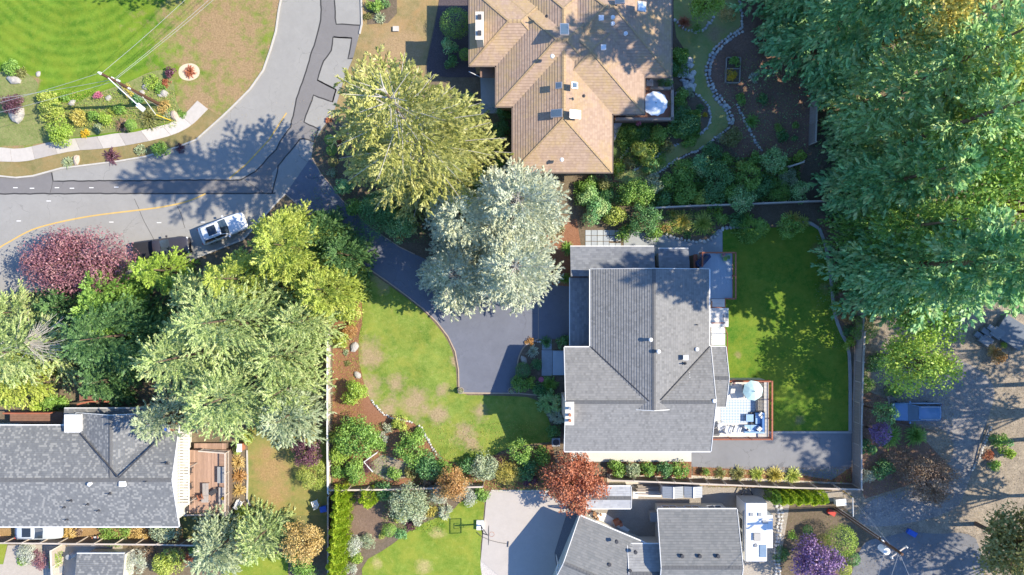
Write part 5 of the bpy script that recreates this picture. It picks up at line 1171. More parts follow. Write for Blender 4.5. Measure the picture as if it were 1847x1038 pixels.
# ---------------------------------------------------------------- sports gear and small things
bb=thing('basketball_hoop','portable basketball hoop with white base at the left edge of the sport court','basketball hoop',P(866,946)); c=worg(bb)
m=MB(); m.box((c.x+.02,c.y,.18),(.72,.95,.3)); m.build('base',M['white'],bb)
m=MB(); m.tube([(c.x+.1,c.y,.3),(c.x+.35,c.y,2.6)],.06,8); m.tube([(c.x+.1,c.y+.08,.6),(c.x+.75,c.y+.05,2.9)],.035,6); m.tube([(c.x+.35,c.y,2.6),(c.x+.95,c.y,3.1)],.05,6); m.build('pole',M['dark'],bb)
bx=c.x+.95; m=MB()
for y,z,sy_,sz_ in ((0,3.62,1.5,.07),(0,2.62,1.5,.07),(.72,3.12,.07,1.0),(-.72,3.12,.07,1.0),(0,3.25,.5,.04),(.25,3.05,.04,.4),(-.25,3.05,.04,.4)): m.box((bx,c.y+y,z),(.05,sy_,sz_))
bf=m.build('backboard_frame',M['dark'],bb); m=MB(); m.box((bx+.0,c.y,3.12),(.012,1.4,.95)); gm,nt,N,L_=newmat('acrylic'); bs_=N.new('ShaderNodeBsdfTransparent'); gl_=N.new('ShaderNodeBsdfGlossy'); mx=N.new('ShaderNodeMixShader'); mx.inputs[0].default_value=.12; o_=N.new('ShaderNodeOutputMaterial'); L_.new(bs_.outputs[0],mx.inputs[1]); L_.new(gl_.outputs[0],mx.inputs[2]); L_.new(mx.outputs[0],o_.inputs[0]); m.build('backboard',gm,bb)
m=MB(); m.tube([(bx+.3+.23*math.cos(k*PI/8),c.y+.23*math.sin(k*PI/8),2.85) for k in range(17)],.018,5); m.build('rim',M['terracotta'],bb)
m=MB()
for k in range(10): a_=k*PI/5; m.tube([(bx+.3+.22*math.cos(a_),c.y+.22*math.sin(a_),2.84),(bx+.3+.13*math.cos(a_+.3),c.y+.13*math.sin(a_+.3),2.45)],.008,3)
m.build('net',M['white'],bb,kind='stuff')
br_=thing('push_broom','long-handled push broom lying across the sport court','broom',P(890,975,.1)); m=MB(); m.tube([P(x,y,.12) for x,y in ((860,960),(867,967),(884,975),(900,979),(916,981.5))],.022,5); m.build('handle',M['dark'],br_); m=MB(); a_,b_=P(917,977,.12),P(916,987,.12); m.tube([a_,b_],.045,6); m.build('brush',M['dark'],br_)
ac2=thing('air_conditioner','grey air conditioning unit at the lower left corner of the pale grey roof','air conditioner',P(1002,795)); p=worg(ac2); m=MB(); m.box((p.x,p.y,.45),(.8,.8,.8)); m.build('case',M['gray'],ac2); m=MB(); m.cyl((p.x,p.y,.86),.32,.03,14); m.build('fan_grille',M['dark'],ac2)
def barrel(px,py,label,col='greyg'):
    t=thing('barrel_planter',label,'planter',P(px,py,.4)); c=worg(t); m=MB(); m.cyl((c.x,c.y,0),.26,.42,14,.33); m.build('barrel',M['fencetop'],t); m=MB(); m.cyl((c.x,c.y,.4),.3,.03,14); m.build('soil',S_dark,t); g=np.random.default_rng(px); link('plant',kites(*lump_leaves(.26,.25,140,.09,g),'plant',LM(col)),t,(0,0,.42))
barrel(831,705,'round barrel planter at the sunny lower left corner of the driveway'); barrel(922,705,'round barrel planter in house shade at the driveway edge')
t=thing('plant_pot','pink pot among the shaded shrubs by the porch','plant pot',P(976,685,.3)); c=worg(t); m=MB(); m.cyl((c.x,c.y,0),.2,.35,14,.27); m.build('pot',plain('pink_pot',(.50,.13,.22),.6,.12),t); link('plant',kites(*lump_leaves(.22,.2,80,.08,np.random.default_rng(8)),'plant',LM('pink')),t,(0,0,.33))
def crate(px,py,z,s,mat,label,nm,cat,rz=0): m=MB(); p=P(px,py,z); m.box((p.x,p.y,s[2]/2+.02),s,rz); m.box((p.x,p.y,s[2]+.04),(s[0]+.06,s[1]+.06,.05),rz); return single(m,nm,mat,label,cat)
crate(714,52,.2,(.55,.45,.15),M['concrete'],'small concrete utility box in the dry lawn near the road','utility_box','utility box')
crate(1516,906,.5,(.95,.6,.6),M['white'],'white storage box beside the lime hedge and utility pole','storage_box','box',.1)
crate(1500,925,.3,(.7,.4,.35),M['red'],'reddish barrow left on dark ground near the utility pole','wheelbarrow','wheelbarrow',-.5)
crate(1645,962,.3,(.9,.45,.3),M['bluep'],'blue tarpaulin bundle at the edge of the lane','tarpaulin','tarpaulin',-.5)
crate(584,918,.3,(.6,.5,.5),M['bluep'],'blue plastic toy box beside the white garden chair','toy_box','box',.2)
crate(1675,655,1.5,(.01,.01,.01),M['white'],'tiny white marker between the red foliage and the lime tree','marker','marker') if 0 else None
chair(571,906,0,R(110),'white plastic chair on the grass beside the blue toy box',M['white'],name='garden_chair')
chair(434,906,0,R(60),'white garden chair between the gold border and the feathery tree',M['white'],name='garden_chair')
chair(178,970,0,R(100),'pale reddish chair against the fence under the mottled grey roof',M['terracotta'],M['pale'],name='garden_chair')
crate(99,1030,.6,(.9,.6,.5),M['gray'],'low grey box on the shaded patio beneath the box hedge','storage_box','box')
wb=thing('water_barrel','white round barrel beside the narrow fence panels','barrel',P(124,1005,.8)); c=worg(wb); m=MB(); m.cyl((c.x,c.y,0),.28,.85,14,.26); m.build('barrel',M['pale'],wb); m=MB(); m.cyl((c.x,c.y,.86),.27,.05,14); m.build('lid',M['gray'],wb)
# stacked lumber, clutter by the sheds
lu=thing('lumber_stack','stack of long weathered boards beside the ribbed storage shed','lumber',P(1170,890))
for k in range(9):
    a_,b_=P(1149+rnd.uniform(-2,2),878+k*1.7,.6),P(1190+rnd.uniform(-2,2),877+k*1.7,.6); m=MB(); z=.35+.2*(k%3); c=(a_+b_)/2; m.box((c.x,c.y,z),((b_-a_).length,.12,.06),rnd.uniform(-.04,.04)); m.build('plank',(M['fencew'],M['fencetop'])[k%2],lu)
m=MB(); c=P(1169,892,.5); m.box((c.x,c.y,.5),(2.6,.4,.2),-.04); m.build('plank',M['white'],lu)
crate(1146,893,.5,(.45,.6,.5),M['white'],'white bin at the left end of the stacked boards','bin','bin'); m=MB(); c=P(1188,894,.2); m.cyl((c.x,c.y,.02),.2,.15,12,.16); single(m,'bucket',M['red'],'small red bucket at the right end of the stacked boards','bucket')
m=MB(); c=P(1078,931,.4)
for k in range(9): m.cyl((c.x+rnd.uniform(-.5,.5),c.y+rnd.uniform(-.35,.35),.02+rnd.uniform(0,.3)),.12,.3,7)
single(m,'firewood_pile',plain('firewood',(.35,.20,.11),.9,.4),'small pile of brown firewood beneath the angled roof edge','firewood')
m=MB(); c=P(1113,943,.5); m.box((c.x,c.y,.35),(.6,.5,.6),.4); m.box((c.x+.35,c.y-.1,.5),(.3,.3,.9),.2); single(m,'garden_cart',M['terracotta'],'reddish cart beside the white wall near the firewood','cart')
crate(1180,933,.5,(.4,.9,.9),M['gray'],'grey utility cabinet on the shaded gravel beside the wall','cabinet','cabinet') if 0 else None
# terrace blocks far right
bl_=thing('paver_stack','stepped stack of dark concrete slabs at the right edge','slabs',P(1800,600))
for k,(x,y) in enumerate(((1770,607),(1781,600),(1790,594),(1795,604),(1784,612),(1803,598),(1776,616))):
    m=MB(); p=P(x,y,.5); m.box((p.x,p.y,.2+.08*(k%4)),(1.15,.5,.35+.1*(k%3)),R(-35)); m.build('slab',plain('dark_slab',(.20,.22,.25),.9,.15),bl_)
m=MB(); p=P(1828,600,.6); m.box((p.x,p.y,.3),(3.0,2.4,.5),R(-32)); m.build('platform',plain('dark_platform',(.16,.18,.21),.9,.15),bl_)
crate(1826,582,1.0,(.5,.4,.4),M['pale'],'small pale box on the dark slab platform','box','box',.3)
m=MB(); m.tube([P(1595,700,.2),P(1603,722,.2),P(1608,755,.2)],.09,5); single(m,'timber_edging',M['fencew'],'grey timber edging at the front of the blue car','edging')
m=MB(); m.tube([P(1610,762,.1),P(1650,770,.1),P(1690,780,.1)],.07,5); single(m,'timber_edging',M['fenced'],'dark timber edging below the blue car','edging')
m=MB(); m.tube([P(1785,765,.2),P(1772,800,.2),P(1762,840,.2)],.06,5); single(m,'timber_edging',M['fencew'],'narrow grey edging at the right border of the gravel','edging')
# corner planter with white rails
cp=thing('corner_fence','white railed corner fence round a reddish patch in the shrub border','railing',P(668,832))
for a_,b_ in (((656,834),(680,817)),((656,834),(672,852))):
    p,q=P(*a_,.8),P(*b_,.8); m=MB(); m.tube([(p.x,p.y,.75),(q.x,q.y,.75)],.05,5); m.build('top_rail',M['white'],cp); m=MB()
    for k in range(10): r_=p.lerp(q,k/9); m.tube([(r_.x,r_.y,0),(r_.x,r_.y,.75)],.025,4)
    m.build('balusters',M['white'],cp,kind='stuff')
sheet('sandy_patch',[(668,835),(690,820),(735,835),(742,860),(700,868),(672,852)],.02,S_tan)
# ---------------------------------------------------------------- trees
cf=conifer
cf(782,300,27,8.3,'hemlock','tall yellow-green conifer with bare pale branches between the road and the tan roof',1.2,11,165,.85,.34,.5,.35,branches=(.7,.05,.22),wide=.32,ali=.7,lv=.45)
cf(932,392,16,5.4,'silver','upper big silvery blue conifer, touching the tan-roofed house',.8,12,114,.8,.30,.5,.25,branches=(.5,.025,.2),wide=.34)
cf(928,488,15,5.0,'silver','lower big silvery blue conifer, hanging over the driveway end',.8,13,109,.8,.30,.5,.25,branches=(.5,.025,.2),wide=.34)
cf(828,500,8.5,4.3,'silver','smallest and leftmost of the silvery blue conifers, over the driveway bend',.4,14,97,.8,.30,.5,.25,branches=(.4,.025,.2),wide=.34)
cf(845,412,13,4.2,'silver','silvery conifer wedged between the yellow-green tree and the big silver ones',.6,15,96,.8,.30,.5,.25,wide=.34)
cf(556,452,10.5,5.3,'ygreen','rounded yellow-green conifer at the junction of road and driveway',.4,21,98,.75,.28,.55,.35,wide=.34)
cf(612,522,8.5,4.0,'ygreen','yellow-green conifer above the bark bed at the right flank of the grove',.4,131,95,0.75,0.28,.55,.35,wide=.34)
cf(572,575,9,4.0,'cedar','feathery conifer in the gap between rounded yellow-green conifer and pale fence',.4,132,90,1.15,0.27,.5,.55,wide=.30,ali=.45,lv=.45)
cf(395,530,8,3.4,'cedar','small feathery conifer at the upper left rim of the grove',.4,133,80,1.15,0.27,.5,.55,wide=.30,ali=.45,lv=.45)
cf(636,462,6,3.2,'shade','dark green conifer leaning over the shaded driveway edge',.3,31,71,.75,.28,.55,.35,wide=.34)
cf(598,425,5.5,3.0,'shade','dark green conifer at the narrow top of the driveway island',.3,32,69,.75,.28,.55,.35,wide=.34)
cf(470,572,14,6.3,'cedar','big feathery conifer in the upper half of the dense left grove',.8,22,111,1.15,.27,.5,.55,wide=.30,ali=.45,lv=.45)
cf(478,690,14,6.0,'cedar','big feathery conifer in the lower half of the dense left grove',.8,23,108,1.15,.27,.5,.55,wide=.30,ali=.45,lv=.45)
cf(396,630,13,5.2,'cedar','feathery conifer at the left flank of the dense grove',.8,28,97,1.15,.27,.5,.55,wide=.30,ali=.45,lv=.45)
cf(548,628,10,4.7,'cedar','feathery conifer leaning to the pale fence and bark bed',.5,24,91,1.15,.27,.5,.55,wide=.30,ali=.45,lv=.45)
cf(545,736,8,4.0,'greyg','paler grey-green conifer over the small yard lawn',.4,25,82,1.15,.34,.5,.55,wide=.30,ali=.45,lv=.45)
cf(545,690,9,3.6,'cedar','smaller feathery conifer between the bark bed fence and the grove',.4,26,76,1.15,.27,.5,.55,wide=.30,ali=.45,lv=.45)
cf(322,490,7,2.5,'lime','lime-tipped conifer covering the dark pickup',.4,27,62,.75,.28,.55,.35,wide=.34)
cf(462,505,10,3.4,'ygreen','yellow-green conifer just below the white parked car',.4,29,74,.75,.28,.55,.35,wide=.34)
cf(345,735,9,3.4,'greyg','drooping grey-green conifer overhanging the mottled grey roof',.6,41,74,1.15,.34,.5,.55,wide=.30,ali=.45,lv=.45)
cf(122,622,13,6.0,'cedar','big olive conifer with bare broken branches at the left edge',.8,33,108,1.15,.27,.5,.55,branches=(.4,.045,.2),wide=.30,ali=.45,lv=.45)
cf(62,672,8,3.9,'ygreen','yellow-green conifer above the brown boardwalk at the left edge',.5,34,87,.75,.28,.55,.35,wide=.34)
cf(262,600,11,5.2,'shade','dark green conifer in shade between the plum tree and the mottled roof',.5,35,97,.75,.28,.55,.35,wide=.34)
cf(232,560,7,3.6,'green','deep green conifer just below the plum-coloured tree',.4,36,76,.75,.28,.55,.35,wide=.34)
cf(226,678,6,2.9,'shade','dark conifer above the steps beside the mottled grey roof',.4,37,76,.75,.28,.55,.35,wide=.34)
dead=thing('dead_branches','fan of bare pale dead branches on the olive conifer at the left edge','branches',P(60,620,8.5)); dead.location=P(42,616,8.8)
m=MB(); g=random.Random(4)
for k in range(26):
    an=R(g.uniform(-50,38)); L_=g.uniform(1.4,4.2); pts=[]; 
    for q in range(5): s=q/4; pts.append((math.cos(an)*L_*s,math.sin(an+.25*s)*L_*s,.6*s*g.uniform(.3,1)))
    m.tube(pts,.05,4,.012)
    for q in range(4): s=g.uniform(.3,.9); b_=an+g.choice((-.6,.6)); x,y=math.cos(an)*L_*s,math.sin(an+.25*s)*L_*s; m.tube([(x,y,.3*s),(x+math.cos(b_)*.8,y+math.sin(b_)*.8,.3*s+.1)],.02,3,.008)
m.build('limbs',M['palebark'],dead,rel=False)
broadleaf(180,474,5.2,5.0,'plum','plum-red leaved tree by the road left of the dark pickup',61,.20,1.34,.70,1.1,lumps=130)
cf(70,562,6.5,3.6,'cedar','low feathery conifer by the road at the left edge, below the plum-red tree',.4,135,80,1.15,.27,.5,.55,wide=.30,ali=.45,lv=.45)
cf(225,520,5.5,3.0,'green','green conifer between the plum-red tree and the dark pickup',.3,136,70,.75,.28,.55,.35,wide=.34)
cf(150,553,5,3.2,'shade','dark low conifer tucked beneath the plum-red tree',.3,134,60,.8,.30,.55,.35,wide=.34)
broadleaf(-14,520,5,2.6,'plum','partly visible plum-red tree at the left edge beside the road',62,.24)
# right side giants
cf(1545,205,25,6.8,'bluegreen','tallest blue-green fir with long pale arms, top right of the photo',1,71,154,1.25,.50,.62,.5,wide=.36,ali=.5,lv=.45)
cf(1462,85,29,6.6,'teal','dark blue-green fir over the vegetable garden at the top',.8,72,200,1.0,.50,.62,.5,wide=.40,ali=.65,lv=.5)
cf(1405,5,19,5.2,'teal','blue-green fir right of the gold bush at the top edge',.6,82,169,1.0,.50,.62,.5,wide=.40,ali=.65,lv=.5)
cf(1556,288,25,6.3,'bluegreen','blue-green fir whose tip points right, below the tallest fir',1,73,142,1.25,.50,.62,.5,wide=.36,ali=.5,lv=.45)
cf(1530,352,19,4.9,'teal','teal-green fir overhanging the upper right corner of the rectangular lawn',.8,74,165,1.0,.50,.62,.5,wide=.40,ali=.65,lv=.5)
cf(1575,484,28,7.0,'teal','broad teal fir stretching right from the upper lawn edge',1,75,211,1.0,.50,.62,.5,wide=.40,ali=.65,lv=.5)
cf(1545,425,18,4.4,'green','dark green fir against the grey lawn fence under the broad teal fir',.8,83,89,.75,.28,.55,.35,wide=.34)
cf(1650,470,18,5.3,'bluegreen','bluish fir at the far right, middle height of the photo',1,84,122,1.25,.50,.62,.5,wide=.36,ali=.5,lv=.45)
broadleaf(1612,552,9,4.4,'green','bright green leafy tree right of the shaded lawn fence',76,.34,lumps=55)
broadleaf(1600,338,22,5.4,'green','large green leafy tree among the firs on the right',77,.36,lumps=80)
broadleaf(1640,262,21,5.2,'lime','lime-yellow leafy tree at the far right beyond the two blue-green firs',78,.34,lumps=70)
broadleaf(1515,128,22,3.8,'yellow','golden-green leafy tree at the top between the firs',79,.34,lumps=70)
broadleaf(1592,215,25,4.3,'ygreen','yellow-green leafy tree at the upper right edge',80,.34,lumps=75)
broadleaf(1700,20,14,5.8,'olive','olive leafy tree filling the top right corner',85,.34,lumps=70)
broadleaf(1500,-20,10,4.5,'green','green leafy tree half cut by the top edge above the firs',86,.34,lumps=50)
broadleaf(1690,395,17,5.0,'lime','lime-green leafy tree above the dark slab stack at the right edge',81,.34,lumps=60)
broadleaf(1585,640,10.5,3.9,'lime','fresh lime-green tree right of the lower lawn fence, above the blue car',87,.26,lumps=70)
broadleaf(1675,648,4.2,.7,'rust','small red-leaved crown against the lime-green tree',88,.16)
broadleaf(1760,945,11,5.2,'olive','dark olive tree in the bottom right corner',89,.32,lumps=60)
OFF=['tree beyond the right edge, level with the dark slab stack','tree beyond the right edge, level with the lime-green tree','tree beyond the right edge, level with the small shrubs on the gravel','tree beyond the right edge, level with the sparse brown shrub tree','tree beyond the right edge, level with the dark olive tree','tree farther beyond the right edge, behind the slab stack','tree farther beyond the right edge, level with the blue car','tree beyond the bottom edge at the lower right','dense tree beyond the right edge, level with the blue car']
for k,(x,y,h,r) in enumerate(((1925,560,22,5.5),(1925,690,30,6.2),(1915,790,26,5.6),(1945,890,22,6),(1905,1010,17,4.6),(2040,620,26,6),(2020,740,27,6),(1840,1130,17,5),(1905,738,28,6.0))):
    broadleaf(x,y,h,r,'green',OFF[k],300+k,.42,dens=.7,group='trees beyond the right edge',lumps=34,lr=.24)
broadleaf(455,-76,15,5.8,'green','tree beyond the top edge, shading the lawn above the utility pole',320,.34,dens=.8,lumps=50)
broadleaf(330,-92,12,5.0,'rust','russet tree beyond the top edge above the dry grass',321,.34,dens=.8,lumps=40)
# lower part
broadleaf(1560,733,5.5,1.25,'dkgreen','dark green small tree right of the lawn fence above the violet one',113,.16)
cf(425,962,6.5,4.4,'greyg','feathery grey-green tree in front of the reddish deck, bottom left',.3,91,87,1.15,.34,.5,.55,wide=.30,ali=.45,lv=.45)
cf(492,945,6,3.6,'cedar','green drooping conifer right of the feathery grey-green tree',.3,92,76,1.15,.27,.5,.55,wide=.30,ali=.45,lv=.45)
broadleaf(560,958,4.4,2.5,'gold','pale golden leafy tree between yard lawn and lime conifers',93,.17)
broadleaf(1030,855,5.2,3.5,'rust','red-orange maple at the lower left corner of the pale grey roof',94,.22,lumps=60,dens=1.2)
broadleaf(820,860,3.6,2.1,'orange','orange-brown small tree in the lower shrub border',95,.16)
broadleaf(1450,990,4.8,2.7,'violet','violet-leaved tree in the planting bed right of the caravan',96,.22,dens=1.2)
broadleaf(1655,855,3.6,2.9,'brown','brownish sparse shrub tree on the dappled ground below the blue car',97,.17,dens=.8)
broadleaf(742,900,3.0,2.3,'greyg','grey-green olive tree between soil patch and lower lawn',98,.17)
broadleaf(563,806,3.2,1.7,'purple','dark purple maple beside the pale fence in the small yard',99,.15)
broadleaf(40,193,2.3,1.3,'purple','dark purple shrub over the broad pale boulder at the left',101,.13,z0=.2)
broadleaf(1562,770,4.6,1.3,'violet','dark violet shrub between lawn fence corner and blue car',102,.14)
broadleaf(1259,25,4.2,2.0,'lime','bright lime tree just right of the tan roof at the top',103,.19)
broadleaf(1407,413,3.2,1.5,'green','rounded bright green maple at the top of the rectangular lawn',104,.16)
broadleaf(1148,352,3.2,2.0,'green','broad green bush-tree above the patio slabs',105,.16,z0=.15)
broadleaf(1156,400,3.0,1.95,'dkgreen','deep green bush-tree right of the yellow shrub by the patio slabs',106,.16,z0=.15)
broadleaf(1342,322,3.0,1.6,'green','green leafy tree left of the grey fence stub in the shrub border',107,.16,z0=.15)
broadleaf(1285,325,3.0,1.8,'dkgreen','dense green shrub tree in the middle of the border above the thin fence',108,.16,z0=.15)
broadleaf(1384,294,2.8,1.5,'bluegreen','bluish green shrub tree below the bare soil garden',109,.15,z0=.15)
broadleaf(655,780,3.2,2.6,'green','large round rhododendron-green shrub in the lower bark bed',110,.2,z0=.12,lumps=40)
broadleaf(745,804,2.6,2.0,'green','dark green rhododendron beside the tan lawn edging',111,.18,z0=.12)
broadleaf(938,810,2.8,1.55,'green','green leafy shrub at the bottom end of the house-shaded lawn',112,.16,z0=.15)
